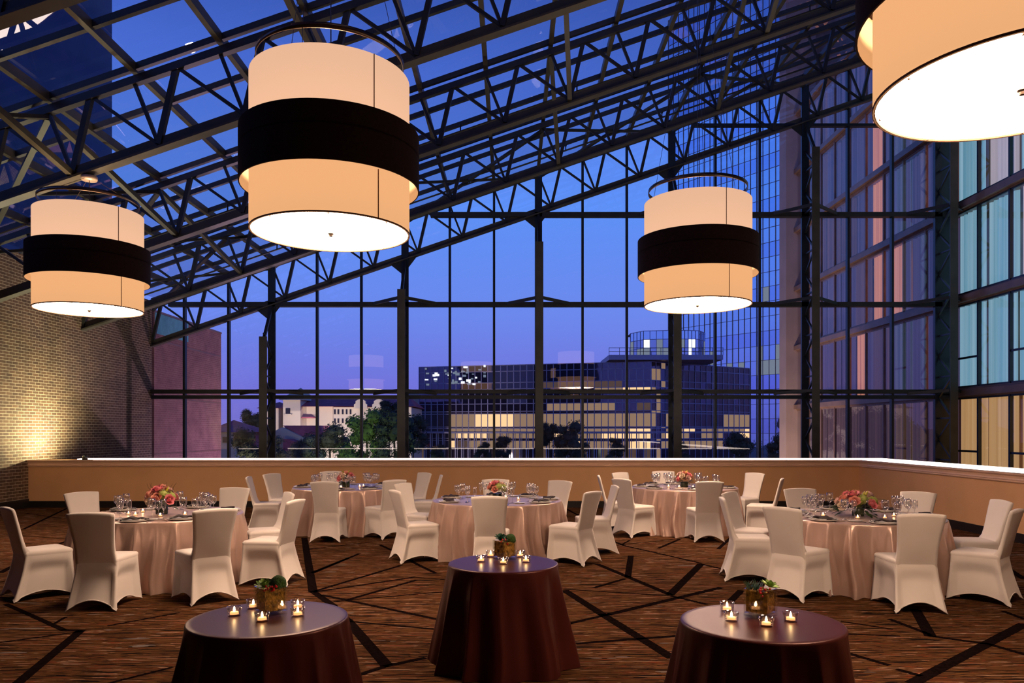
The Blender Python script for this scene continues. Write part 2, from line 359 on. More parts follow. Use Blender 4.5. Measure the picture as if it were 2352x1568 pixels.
# parapets
w=MB(); w.box((XL,YP,0),(XP+.0,YP+1.05,1.055)); tag(w.build('wall_back',M['plaster']),kind='structure')
w=MB(); w.box((XP,YB,0),(XP+1.05,YP+1.05,1.055)); tag(w.build('wall_right',M['plaster']),kind='structure')
w=MB(); w.box((XL,YP-.02,0),(XP-.02,YP,.145)); tag(w.build('baseboard_back',M['black_base']),kind='structure')
w=MB(); w.box((XP-.02,YB,0),(XP,YP-.02,.145)); tag(w.build('baseboard_right',M['black_base']),kind='structure')
w=MB(); w.box((XL,YB,0),(XL+.03,YP-.02,.20)); tag(w.build('baseboard_left',M['black_base']),kind='structure')
prof=[(0,.915),(.022,.920),(.030,.935),(.018,.948),(.030,.962),(.022,.976),(.012,.985),(.020,1.02),(.045,1.045),(.045,1.068),(-.10,1.068)]
def molding(name,fn):
    m=MB(); A=[fn(0,p) for p in prof]; B=[fn(1,p) for p in prof]; k=len(prof)
    m.add(A+B,[(i,i+1,k+i+1,k+i) for i in range(k-1)]); return tag(m.build(name,M['mould']),kind='structure')
molding('trim_1',lambda e,p:((XL if e==0 else XP-p[0]),YP-p[0],p[1]))
molding('trim_2',lambda e,p:(XP-p[0],(YP-p[0] if e==0 else YB),p[1]))
s=empty('cove_light_strip',(0,0,0),0,'long white glowing light strip along the back parapet ledge','light strip')
MB().box((XL+.75,YP+.62,1.055),(XP+.10,YP+1.0,1.075)).box((XL+1.4,YP+.10,1.055),(XP+.10,YP+.62,1.075)).build('diffuser',M['strip'],s)
s=empty('cove_light_strip',(0,0,0),0,'white glowing light strip along the side parapet ledge, brighter and wider','light strip')
MB().box((XP+.10,YB+1,1.055),(XP+1.0,YP+1.0,1.075)).build('diffuser',M['strip'],s)
# behind the camera: room ends in a painted wall under a closed ceiling
w=MB(); w.box((XL,YB-.2,0),(XF,YB,16)); tag(w.build('wall_front',M['warmwall']),kind='structure')
w=MB(); w.add([(XL-.3,YB,zr(XL-.3)),(XF,YB,zr(XF)),(XF,5.2,zr(XF)),(XL-.3,5.2,zr(XL-.3)),(XL-.3,YB,zr(XL-.3)+.15),(XF,YB,zr(XF)+.15),(XF,5.2,zr(XF)+.15),(XL-.3,5.2,zr(XL-.3)+.15)],
 [(0,1,2,3),(4,7,6,5),(0,4,5,1),(1,5,6,2),(2,6,7,3),(3,7,4,0)]); tag(w.build('ceiling',M['ceil']),kind='structure')

# ------------------------------------------------------------------ glass roof
KX=[.80+1.345*k for k in range(-9,10)]
roof=empty('ceiling_glass_roof',(0,0,0),kind='structure')
g=MB(); g.add([(XL,5.2,zr(XL)+.06),(XF,5.2,zr(XF)+.06),(XF,YG+.1,zr(XF)+.06),(XL,YG+.1,zr(XL)+.06)],[(0,1,2,3)])
g.build('glazing',M['roof_pane'],roof)
for x in KX:
    if x<XL+.2 or x>XF-.1: continue
    MB().box((x-.045,5.2,zr(x)-.10),(x+.045,YG,zr(x)+.05)).build('glazing_bar',M['steel_ol'] if True else 0,roof)
DT=[23.1-3.72*i for i in range(5)]
yy=DT[0]
while yy>5.3:
    MB().bar((XL,yy,zr(XL)-.03),(XF,yy,zr(XF)-.01),.08,.10).build('rafter',M['steel'],roof); yy-=1.24

# ------------------------------------------------------------------ trusses
TL=['farthest black steel roof truss, standing in the plane of the glass end wall',
'second black roof truss counted from the glass end wall, lit along its underside',
'third black roof truss counted from the glass end wall',
'fourth black roof truss from the glass end wall, carrying the small left pendant',
'nearest black roof truss, crossing the top corner above the left pendant']
trusses=[]
for i,D in enumerate(DT):
    t=empty('roof_truss',(0,D,0),0,TL[i],'truss','steel trusses under the glass roof'); trusses.append(t)
    big=M['steel']; bw=.20
    x1=XF-.05
    MB().bar((XL,0,zb(XL)),(x1,0,zb(x1)),bw,.035).bar((XL,0,zb(XL)+.09),(x1,0,zb(x1)+.09),.03,.18).build('bottom_chord',M['steel_ol'],t)
    MB().bar((XL,0,zb(XL)+TD),(x1,0,zb(x1)+TD),.12,.12).build('top_chord',M['steel'],t)
    for k in range(-10,10):
        xb=1.19+1.345*k; tops=[(xb-.39,.055),(xb+.28,.085),(xb-1.065,.055)]
        if xb<XL or xb>x1: continue
        for xt,wd in tops:
            if xt<XL or xt>x1: continue
            MB().bar((xb,0,zb(xb)+.08),(xt,0,zb(xt)+TD),wd,wd,(0,1,0)).build('web_member',M['steel'],t)
# knee braces from each bottom chord up to the next truss
colX=[KX[j] for j in range(0,19) if (j-9)%3==0]
side={-6:'by the brick wall',-3:'left of the big pendant',0:'over the middle table',3:'beside the right pendant',6:'near the glass tower'}
ordn=['first','second','third','fourth']
for i in range(1,4):
    for k,nm in side.items():
        xb=1.19+1.345*k; xt=xb-.39
        if xb<XL+.3: continue
        o=MB().bar((xb,DT[i],zb(xb)+.06),(xt,DT[i+1],zb(xt)+TD-.05),.09,.09).build('knee_brace',M['steel_ol'])
        tag(o,'olive steel knee brace %s, rising from the %s truss'%(nm,['','second','third','fourth'][i]),'brace','braces between the roof trusses')
bays=[(KX[3*j],KX[3*j+3]) for j in range(6)]
bn=['by the brick wall','over the left columns','left of centre','right of centre','over the right columns','beside the hotel tower']
def xbrace(i,x0,x1,label):
    t=empty('cross_brace',(0,0,0),0,label,'brace','flat cross braces in the roof')
    x0=max(x0,XL+.05); x1=min(x1,XF-.1); z=TD-.10
    for (xa,xc) in ((x0,x1),(x1,x0)):
        MB().bar((xa,DT[i],zb(xa)+z),(xc,DT[i+1],zb(xc)+z-.02),.09,.06).build('diagonal',M['steel'],t)
for j,(x0,x1) in enumerate(bays): xbrace(0,x0,x1,'flat crossed steel brace behind the second truss, %s'%bn[j])
for i in (1,2,3): xbrace(i,bays[0][0],bays[0][1],'flat crossed brace by the brick wall, starting at the %s truss'%['','second','third','fourth'][i])
for D,nm in ((21.3,'behind the second truss'),(17.6,'between the second and third trusses'),(13.9,'between the third and fourth trusses')):
    t=empty('sprinkler_pipe',(0,0,0),0,'thin black sprinkler pipe under the glass roof, %s'%nm,'pipe','sprinkler pipes')
    MB().tube([(XL+.1,D,zr(XL+.1)-.42),(XF-.1,D,zr(XF-.1)-.42)],.024,8).build('pipe',M['steel'],t)
    for k in range(-4,5):
        x=1.5+2.69*k
        if x>XF-.5: continue
        MB().tube([(x,D,zr(x)-.40),(x,D,zr(x)-.28)],.018,6).tube([(x,D,zr(x)-.30),(x,D,zr(x)-.26)],.035,6).build('sprinkler_head',M['steel'],t)

# ------------------------------------------------------------------ glass end wall
GIRT=[2.84,5.56,8.28,11.00]
colXs=[x for x in colX if x>XL+.5]
edges=[XL]+[x for x in colXs if x<12.5]+[XF]
for j in range(len(edges)-1):
    x0,x1=edges[j],edges[j+1]
    wdo=empty('window_%d'%(j+1),(0,0,0),kind='structure')
    g=MB(); g.add([(x0,YG+.12,-.02),(x1,YG+.12,-.02),(x1,YG+.12,zr(x1)+.06),(x0,YG+.12,zr(x0)+.06)],[(0,1,2,3)]); g.build('glazing',M['pane'],wdo)
    for x in KX:
        if x0+.4<x<x1-.4: MB().box((x-.035,YG-.03,-.02),(x+.035,YG+.11,zr(x))).build('mullion',M['alum'],wdo)
MB().box((XF-.48,YG-.02,-.02),(XF+.04,YG+.14,14.2)).build('corner_post',M['alum'],wdo)
cn=['nearest the brick wall','second from the brick wall','in the middle of the glass wall','behind the right pendant','left of the hotel tower corner','in the far right corner beside the tower']
ci=0
for x in colXs:
    t=empty('lattice_column',(x,YG,0),0,'tall dark lattice steel column %s'%cn[min(ci,5)],'column','columns of the glass end wall'); ci+=1
    top=zb(x)
    MB().box((-.075,-.10,-.02),(.075,.06,zr(x)-.05)).box((-.11,-.12,-.02),(.11,-.10,zr(x)-.05)).build('rear_post',M['alum'],t)
    ft=top-1.05
    MB().box((-.115,-.92,-.02),(.115,-.89,ft)).box((-.02,-.89,-.02),(.02,-.80,ft)).build('front_post',M['steel_ol'],t)
    MB().bar((0,-.85,ft-.1),(0,-.10,top-.05),.08,.08).build('raker',M['steel'],t)
    z=.25; flip=0; lac=[]
    while z<ft-.35:
        MB().bar((0,-.84 if flip else -.1,z),(0,-.1 if flip else -.84,z+.62),.05,.05).build('lacing',M['steel'],t)
        if flip: MB().bar((0,-.84,z),(0,-.1,z),.045,.045).build('lacing',M['steel'],t)
        z+=.62; flip^=1
    MB().add([(-.03,-.1,top-.5),(-.45,-.1,top-.16),(-.03,-.1,top+.05),(.45,-.1,top+.20),(.03,-.1,top-.35)],[(0,1,2),(2,3,4)]).build('gusset',M['steel'],t)
gn=['lowest','second','third','top']
for gi,z in enumerate(GIRT):
    xs=max(XL,((z-AZ)/SL) if z>zb(XL) else XL); 
    xs=max(XL,(z-AZ-TD)/SL+.3)
    o=empty('wall_girt',(0,YG,z),0,'%s dark horizontal steel rail across the glass end wall'%gn[gi],'beam','rails of the glass end wall')
    if gi==0:
        MB().box((xs,-.14,.02),(XF-.05,.08,.14)).build('flange',M['steel'],o); MB().box((xs,-.10,-.14),(XF-.05,.08,-.03)).build('lower_flange',M['alum'],o)
    elif gi<3: MB().box((xs,-.12,-.07),(XF-.05,.08,.07)).build('flange',M['steel'],o)
    else: MB().box((xs,-.08,-.04),(XF-.05,.08,.04)).build('flange',M['alum'],o)
    if gi<3:
        for x in colXs:
            if x<xs+.6 or z>zb(x)-1.15: continue
            for sg in (-1,1):
                MB().bar((x+sg*.08,-.80,.08),(x+sg*.95,-.10,.02),.05,.09).build('haunch',M['steel'],o)

# ------------------------------------------------------------------ hotel tower on the right (its facade runs on past the glass)
tw=empty('hotel_tower',(0,0,0),0,'tall hotel tower with curtained windows standing along the right side','building')
TOPZ=26
MB().box((XF+.02,YB,-.02),(XF+.3,19.2,16)).build('side_wall',M['warmwall'],tw)
MB().box((XF+.9,19.2,-8),(XF+1.2,36,TOPZ)).build('core_wall',M['brownmetal'],tw)
MB().box((XF-.50,36.0,-8),(XF+1.2,36.9,TOPZ)).build('corner_pier',M['concrete'],tw)
SP=[.10,2.87,5.65,8.43,11.2,13.97,16.75]
for z in SP:
    MB().box((XF-.02,19.2,z-.15),(XF+.9,36,z+.15)).box((XF-.14,19.2,z-.11),(XF-.02,36,z+.09)).build('spandrel',M['brownmetal'],tw)
WY=[36.0-1.40*i for i in range(13)]
def pleat(y0,y1,z0,z1,x,amp,n,ph):
    m=MB(); k=n*6
    m.grid(lambda u,v:(x+amp*math.sin(u*n*2*PI+ph)+amp*.4*math.sin(u*n*4.7+ph*2),y0+(y1-y0)*u,z0+(z1-z0)*v),k,1); return m
for zi in range(len(SP)-1):
    z0=SP[zi]+.15; z1=SP[zi+1]-.15
    for wi in range(len(WY)-1):
        y1=WY[wi]; y0=WY[wi+1]; ins=y0<YG-1.0
        m=MB()
        m.box((XF-.01,y0-.035,z0),(XF+.09,y0+.035,z1)).box((XF+.01,y0,z0),(XF+.07,y1,z0+.05)).box((XF+.01,y0,z1-.05),(XF+.07,y1,z1))
        if ins and wi%2==1 and zi in (0,1): m.box((XF+.01,y0,z0+.85),(XF+.06,y1,z0+.91))
        wn=m.build('window',M['alum'] if ins else M['brownmetal'],tw)
        MB().add([(XF+.03,y0+.03,z0),(XF+.03,y1-.03,z0),(XF+.03,y1-.03,z1),(XF+.03,y0+.03,z1)],[(0,1,2,3)]).build('pane',M['tower_pane'],wn)
        if ins:
            cm=M['cur_gold'] if zi==0 else (M['cur_pale'] if (wi+zi)%4==1 else M['cur_cool'])
        else:
            r=R.random(); cm=M['cur_dark'] if r<.66 else M['cur_plum']
            if (zi,wi) in ((3,5),(2,5),(4,5),(2,6),(3,8),(4,8),(1,4),(1,8)): cm=M['cur_orange']
            if zi==0: cm=M['cur_plum']
        y0c=y0+.05; y1c=y1-.05
        if not ins and cm is M['cur_orange']:
            ym=y0c+(y1c-y0c)*R.uniform(.3,.55); pleat(y0c,ym,z0,z1,XF+.30,.035,3,R.random()*6).build('curtain',M['cur_dark'],wn,True)
            pleat(ym,y1c,z0,z1,XF+.30,.035,4,R.random()*6).build('curtain',cm,wn,True)
        else: pleat(y0c,y1c,z0,z1,XF+.30,.035,R.choice((5,6,7)),R.random()*6).build('curtain',cm,wn,True)

# ------------------------------------------------------------------ pendant lamps
def make_pendant(D,px,z0,rad,label,zt,hang_label=None):
    """z0 = underside of the diffuser, rad = shade radius, zt = height the wires run to"""
    k=rad/.80; x=(px-CX)/F*D
    t=empty('pendant_lamp',(x,D,z0),0,label,'lamp','drum pendants'); n=72
    H=1.56*k; hb=.55*k; b0=.455*k
    def cyl(r,za,zc,th): return [(r-th,za),(r,za),(r,zc),(r-th,zc),(r-th,za)]
    MB().lathe(cyl(rad,b0+hb*.75,H,.01),n,cap=False).build('upper_shade',M['shade_top'],t,True)
    MB().lathe(cyl(rad,0,b0+hb*.3,.01),n,cap=False).build('lower_shade',M['shade_low'],t,True)
    rb=rad*1.125
    bd=MB(); bd.lathe([(rb,b0),(rb,b0+hb)],n,cap=False,mi=0); bd.lathe([(rb-.012,b0+hb),(rb-.012,b0)],n,cap=False,mi=1)
    bd.lathe([(rb-.012,b0),(rb,b0)],n,cap=False,mi=0); bd.lathe([(rb,b0+hb),(rb-.012,b0+hb)],n,cap=False,mi=0)
    band=bd.build('band',[M['band'],M['shade_in']],t,True)
    MB().lathe([(rad,b0+hb*.6),(rb,b0+hb*.6),(rb,b0+hb*.6+.02),(rad,b0+hb*.6+.02)],n,cap=False).build('band_spacer',M['band'],t)
    df=MB().lathe([(1e-5,.012),(rad-.012,.012)],n,cap=False).build('diffuser',M['diffuser'],t)
    MB().lathe([(1e-5,.02),(rad-.012,.02)],n,cap=False).build('pan',M['pan'],t)  # added unseen disc that keeps the diffuser from shining upward
    MB().lathe([(rad-.014,0),(rad+.004,0),(rad+.004,.014),(rad-.014,.014),(rad-.014,0)],n,cap=False).build('rim',M['seam'],t)
    MB().lathe([(1e-5,-.03),(.018,-.025),(.022,-.01),(.03,0),(.03,.012)],12).build('finial',M['metal_ring'],df)
    for q in range(8):
        an=q*PI/4+.2; MB().lathe([(1e-5,-.006),(.008,-.004),(.008,.012)],8,((rad-.035)*math.cos(an),(rad-.035)*math.sin(an),0)).build('clip',M['metal_ring'],df)
    an=-PI/2+math.atan2(x,D)*-1+.52
    for za,zc,nm,rr in ((b0+hb*1.0,H,'seam',rad),(0.0,b0+.02,'seam',rad)):
        ca,sa=math.cos(an),math.sin(an)
        MB().bar(((rr+.001)*ca,(rr+.001)*sa,za),((rr+.001)*ca,(rr+.001)*sa,zc),.006,.016,(ca,sa,0)).build('seam',M['seam'],t); an+=.06
    hz=H+.17*k; rh=rad*.92
    MB().lathe([(rh-.006,hz),(rh+.004,hz),(rh+.004,hz+.055*k),(rh-.006,hz+.055*k),(rh-.006,hz)],n,cap=False).build('hoop',M['metal_ring'],t,True)
    for q in range(3):
        an=q*2*PI/3+.4; ca,sa=math.cos(an),math.sin(an)
        MB().tube([(rh*ca,rh*sa,H-.02),(rh*ca,rh*sa,hz+.03)],.003,6).build('rod',M['metal_ring'],t)
        MB().tube([(rh*ca,rh*sa,hz+.03),(.06*ca,.06*sa,zt-z0-.06)],.0035,6).build('cable',M['metal_ring'],t)
    MB().lathe([(.115,-.03),(.12,0),(.12,.03)],24,(0,0,zt-z0-.06)).build('ceiling_canopy',M['canopy'],t,True)
    MB().tube([(0,0,.012),(0,0,zt-z0-.06)],.006,6).build('stem',M['metal_ring'],t)
    # the lamp inside throws light out of the open top
    L=bpy.data.lights.new('lamp_bulb','POINT'); L.energy=125; L.color=(1,.66,.38); L.shadow_soft_size=.28
    lo=bpy.data.objects.new('lamp_bulb',L); COL.objects.link(lo); lo.parent=t; lo.location=(.0,.0,H*.56)
    return t
x=(205-CX)/F*DT[3]
make_pendant(DT[3],205,P(205,713,DT[3]).z,.775,'cream drum pendant with dark band hanging nearest the brick wall',zb(x)-.02)
D2=7.65
make_pendant(D2,760,P(760,537,D2).z,.782,'cream drum pendant with dark band, the whole one hanging closest to the camera',zb((760-CX)/F*D2)+.9)
make_pendant(DT[3],1602,P(1602,702,DT[3]).z,.822,'cream drum pendant with dark band hanging in front of the blue glass tower',zb((1602-CX)/F*DT[3])-.02)
make_pendant(4.35,2349,P(2349,208,4.35).z,.775,'huge cropped drum pendant in the top corner, showing its white underside',zb(2.9)+.4)

# ------------------------------------------------------------------ chairs
def smooth(a,b,x):
    x=max(0,min(1,(x-a)/(b-a))); return x*x*(3-2*x)
def make_chair():
    root=empty('banquet_chair',(0,0,0),0,'x','chair')
    ZS=.455
    # skirt
    corners_t=[(-.222,.232),(.222,.232),(.196,-.205),(-.196,-.205)]
    corners_b=[(-.245,.262),(.245,.262),(.238,-.315),(-.238,-.315)]
    n=16; nv=14; loop=[]
    def pt(si,s,v):
        e=v**1.35
        A=[corners_t[si][k]*(1-e)+corners_b[si][k]*e for k in (0,1)]; B=[corners_t[(si+1)%4][k]*(1-e)+corners_b[(si+1)%4][k]*e for k in (0,1)]
        x=A[0]+(B[0]-A[0])*s; y=A[1]+(B[1]-A[1])*s
        nx,ny=[(0,1),(1,0),(0,-1),(-1,0)][si]
        sn=math.sin(PI*s)
        pin=smooth(.14,.42,sn)*smooth(.10,.45,v)*(.048 if si!=2 else .030)
        rnd=(1-smooth(0,.30,sn))*.012*(1-.6*v)
        x-=nx*(pin+rnd); y-=ny*(pin+rnd)
        arch=(.105 if si in (0,2) else .085)*(sn**.85)
        z=ZS*(1-v)+(.002+arch)*v
        return (x,y,z)
    m=MB(); tot=4*n
    def fn(u,v):
        q=u*tot; si=min(3,int(q//n)); s=(q-si*n)/n; return pt(si,s,v)
    m.grid(fn,tot,nv,wrap=True)
    # rolled hem
    hem=[pt(int(i//n),(i%n)/n,1.0) for i in range(tot)]
    sk=m.build('skirt',M['cover'],root,True)
    MB().tube([(a,b,max(c,.006)) for a,b,c in hem],.0055,6,closed=True).build('hem',M['cover'],sk,True)
    # seat cushion: rings from the edge inward
    m=MB(); top=[pt(int(i//n),(i%n)/n,0.0) for i in range(tot)]; rings=[]
    for sc,dz in ((1.0,-.004),(1.012,.012),(1.0,.028),(.95,.040),(.8,.047),(.5,.052),(.2,.054)):
        rings.append([(a*sc,b*sc+(0.0),ZS+dz) for a,b,c in top])
    vs=[p for r in rings for p in r]; fs=[]
    for i in range(len(rings)-1):
        for j in range(tot): fs.append((i*tot+j,(i*tot+(j+1)%tot),((i+1)*tot+(j+1)%tot),(i+1)*tot+j))
    fs.append(tuple((len(rings)-1)*tot+j for j in range(tot)))
    m.add(vs,fs); m.build('seat',M['cover'],root,True)
    # backrest, a tapered slab that grows out of the seat
    S=[(.40,.192,-.202,-.130),(.455,.191,-.210,-.105),(.475,.189,-.214,-.112),(.50,.187,-.219,-.148),(.54,.186,-.227,-.178),(.60,.187,-.240,-.198),(.68,.193,-.258,-.219),(.76,.202,-.278,-.240),(.84,.213,-.300,-.262),(.90,.222,-.316,-.279),(.925,.224,-.322,-.288)]
    m=MB(); secs=[]
    for zi,(z,hw,yb,yf) in enumerate(S):
        sec=[]; k=12
        for i in range(k+1):
            u=-1+2*i/k; bow=.016*(1-u*u)*smooth(.42,.62,z); sec.append((u*hw*(1 if abs(u)<.99 else .985),yf-bow*.6+(.010*abs(u)**6*-1),z+ (.014*(1-u*u) if z>.88 else 0)))
        for i in range(k+1):
            u=1-2*i/k; bow=.020*(1-u*u)*smooth(.44,.66,z)-.006*(1-smooth(.40,.52,z)); sec.append((u*hw,yb-bow,z+(.014*(1-u*u) if z>.88 else 0)))
        secs.append(sec)
    L=len(secs[0]); vs=[p for s_ in secs for p in s_]; fs=[]
    for i in range(len(secs)-1):
        for j in range(L): fs.append((i*L+j,i*L+(j+1)%L,(i+1)*L+(j+1)%L,(i+1)*L+j))
    b=len(vs); last=secs[-1]; ym=(S[-1][2]+S[-1][3])/2
    tp=[(a*.97,ym+(bb-ym)*.55,c+.010) for a,bb,c in last]; vs+=tp
    for j in range(L): fs.append(((len(secs)-1)*L+j,(len(secs)-1)*L+(j+1)%L,b+(j+1)%L,b+j))
    h=L//2
    for j in range(h-1): fs.append((b+j,b+j+1,b+L-2-j,b+L-1-j))
    m.add(vs,fs); m.build('backrest',M['cover'],root,True)
    return root
CHAIR=Proto(make_chair())

# ------------------------------------------------------------------ cloths
def cloth(name,R0,H,flare,nf,amp,mat,label,cat,loc,seed,group=None,sharp=1.0,hemdrop=0):
    rr=random.Random(seed); n=360; rows=[]
    ph=[rr.uniform(0,2*PI) for _ in range(4)]
    def ridge(q): return 1-2*abs(math.sin(q/2))**1.05
    def fold(t): return (ridge(nf*t+ph[0]+1.1*math.sin(3*t+ph[1]))+.5*ridge((nf//2+3)*t+ph[2])+.3*math.cos((nf*2-3)*t+ph[3]))/1.5
    prof=[(0,0),(.5*R0,0),(.9*R0,0),(R0-.012,0),(R0-.003,-.004),(R0,-.014)]
    vs=[];fs=[]
    for r,z in prof[1:]:
        vs.append([(r*math.cos(2*PI*j/n),r*math.sin(2*PI*j/n),H+z) for j in range(n)])
    NV=22
    for i in range(1,NV+1):
        v=i/NV; z=(H-.014)*(1-v)+.004*v; ring=[]
        for j in range(n):
            t=2*PI*j/n; fo=fold(t+.05*math.sin(4*v+ph[2])*v); q=v**.62
            r=R0+flare*v**1.1+amp*q*(fo if fo>0 else fo*.8)
            r=max(r,R0+.004*v)
            zz=z
            if hemdrop and v>.9: zz=max(.003,z+hemdrop*(v-.9)*10*max(0,-fo)*.3)
            ring.append((r*math.cos(t),r*math.sin(t),zz))
        vs.append(ring)
    flat=[p for ring in vs for p in ring]
    for i in range(len(vs)-1):
        for j in range(n): fs.append((i*n+j,i*n+(j+1)%n,(i+1)*n+(j+1)%n,(i+1)*n+j))
    fs=[tuple(reversed(q)) for q in fs]
    fs.append(tuple(range(n)))
    m=MB(); m.add(flat,fs); o=m.build(name,mat,None,True,loc); tag(o,label,cat,group); o.rotation_euler=(0,0,0)
    return o
HT=.752
TABLES={'A':(-4.10,8.92,'table by the brick wall'),'B':(-2.89,13.26,'far table on the left'),'C':(-.21,10.74,'middle round table'),
        'D':(3.00,13.26,'far table on the right'),'E':(3.96,8.72,'table by the side parapet')}
CL={'A':'floor length champagne satin cloth on the round table nearest the brick wall',
'B':'floor length champagne satin cloth on the far left table before the back parapet',
'C':'floor length champagne satin cloth on the round table behind the middle black one',
'D':'floor length champagne satin cloth on the far right table before the back parapet',
'E':'floor length champagne satin cloth on the round table nearest the side parapet'}
for i,(k,(x,y,nm)) in enumerate(TABLES.items()):
    cloth('tablecloth',.905,HT,.085,26,.105,M['satin'],CL[k],'tablecloth',(x,y,0),20+i,'champagne cloths on the dining tables')
HB=.735
BT={'L':(G(617,1418,HB),'black cocktail table cropped by the bottom edge, nearest the brick wall side'),
    'M':(G(1156,1292,HB),'whole black draped cocktail table standing in the middle'),
    'N':(G(1749,1427,HB),'black cocktail table whose vase holds spiky greens and red berries')}
BL={'L':'dark brown floor length cloth on the small round table at lower left','M':'dark brown floor length cloth on the small round table in the middle',
    'N':'dark brown floor length cloth on the small round table at lower right'}
for i,k in enumerate(BT):
    p=BT[k][0]; cloth('tablecloth',.412,HB,.135,11,.060,M['dark_cloth'],BL[k],'tablecloth',(p.x,p.y,0),41+i,'dark cloths on the cocktail tables',hemdrop=.0)

# ------------------------------------------------------------------ tableware prototypes
def p_plate():
    t=empty('charger_plate',(0,0,0),0,'x','plate')
    MB().lathe([(1e-5,.006),(.10,.006),(.125,.012),(.152,.020),(.155,.017),(.128,.004),(.09,0),(1e-5,0)],40).build('charger',M['china'],t,True)
    MB().lathe([(1e-5,.014),(.085,.014),(.105,.022),(.132,.030),(.134,.027),(.107,.016),(.08,.0075),(1e-5,.0075)],40).build('dinner_plate',M['china'],t,True)
    return t
def p_napkin():
    m=MB()
    def fn(u,v):
        x=(u-.5)*.26; y=(v-.5)*.12
        z=.022*math.exp(-((u-.35)/.18)**2)+.016*math.exp(-((u-.75)/.12)**2)*(1-v*.5)+.004*math.sin(9*u+3*v)
        return (x+.02*math.sin(3*v),y+.012*math.sin(5*u),z+.016)
    m.grid(fn,20,8); k=len(m.v)
    m.add([(a,b,max(.0,c-.016)) for a,b,c in m.v],[tuple(reversed(f)) for f in list(m.f)])
    nu=21
    border=[(i,i+1) for i in range(20)]+[(8*nu+i+1,8*nu+i) for i in range(20)]+[((j+1)*nu,j*nu) for j in range(8)]+[(j*nu+20,(j+1)*nu+20) for j in range(8)]
    for a,b in border: m.f.append([b,a,a+k,b+k]); m.m.append(0)
    o=m.build('napkin',M['napkin'],None,True); return tag(o,'x','napkin')
def goblet(name,H,rb,bh,rf,cat,tilt=.8):
    t=empty(name,(0,0,0),0,'x',cat); st=H-bh
    MB().lathe([(rf,0),(rf,.003),(rf*.55,.006),(.006,.014),(.004,.03),(.0036,st*.7),(.005,st-.004)],20).build('stem',M['glassware'],t,True)
    pr=[(.004,st-.004),(rb*.45,st+bh*.06),(rb*.82,st+bh*.22),(rb,st+bh*.45),(rb*.97,st+bh*.7),(rb*tilt,st+bh)]
    MB().lathe(pr+[(rb*tilt-.0015,st+bh+.0005)]+[(r-.002 if r>.01 else .001,z+.003) for r,z in reversed(pr[1:-1])]+[(.001,st+.004)],24,cap=False).build('bowl',M['glassware'],t,True)
    return t
def p_fork():
    m=MB(); m.bar((0,-.10,.004),(0,.02,.006),.009,.003).bar((0,.02,.006),(0,.055,.008),.018,.002)
    for q in (-.0075,-.0025,.0025,.0075): m.bar((q,.05,.008),(q,.10,.004),.0028,.002)
    return tag(m.build('fork',M['silver']),'x','fork')
def p_knife():
    m=MB(); m.bar((0,-.11,.004),(0,.0,.005),.012,.006).bar((0,0,.004),(0,.10,.004),.016,.002).add([(-.008,.10,.003),(.008,.10,.003),(.006,.125,.003),(-.008,.10,.005),(.008,.10,.005),(.006,.125,.005)],[(0,2,1),(3,4,5),(0,1,4,3),(1,2,5,4),(2,0,3,5)])
    return tag(m.build('knife',M['silver']),'x','knife')
def p_bread():
    t=empty('bread_plate',(0,0,0),0,'x','plate')
    MB().lathe([(1e-5,.005),(.05,.005),(.08,.014),(.082,.012),(.055,.001),(1e-5,0)],28).build('plate',M['china'],t,True)
    MB().bar((-.07,.0,.017),(.06,.015,.017),.010,.003).build('butter_knife',M['silver'],t)
    return t
PR={'plate':Proto(p_plate()),'napkin':Proto(p_napkin()),'goblet':Proto(goblet('water_goblet',.225,.042,.115,.036,'glass')),
 'wine':Proto(goblet('wine_glass',.205,.036,.10,.033,'glass')),'flute':Proto(goblet('champagne_flute',.215,.026,.125,.031,'glass',.88)),
 'fork':Proto(p_fork()),'knife':Proto(p_knife()),'bread':Proto(p_bread())}
def p_votive():
    t=empty('votive_candle',(0,0,0),0,'x','candle')
    pr=[(.001,0),(.027,0),(.030,.004),(.031,.020),(.034,.044)]
    MB().lathe(pr+[(.0315,.044),(.0285,.020),(.027,.010),(.001,.010)],20,cap=False).build('glass_cup',M['glassware'],t,True)
    MB().lathe([(1e-5,.010),(.0195,.010),(.0195,.018),(.017,.020),(1e-5,.020)],18).build('wax',M['wax'],t,True)
    MB().lathe([(1e-5,.020),(.0045,.024),(.0055,.029),(.004,.036),(.002,.041),(1e-5,.046)],10,cap=False).build('flame',M['flame'],t,True)
    return t
PR['votive']=Proto(p_votive())

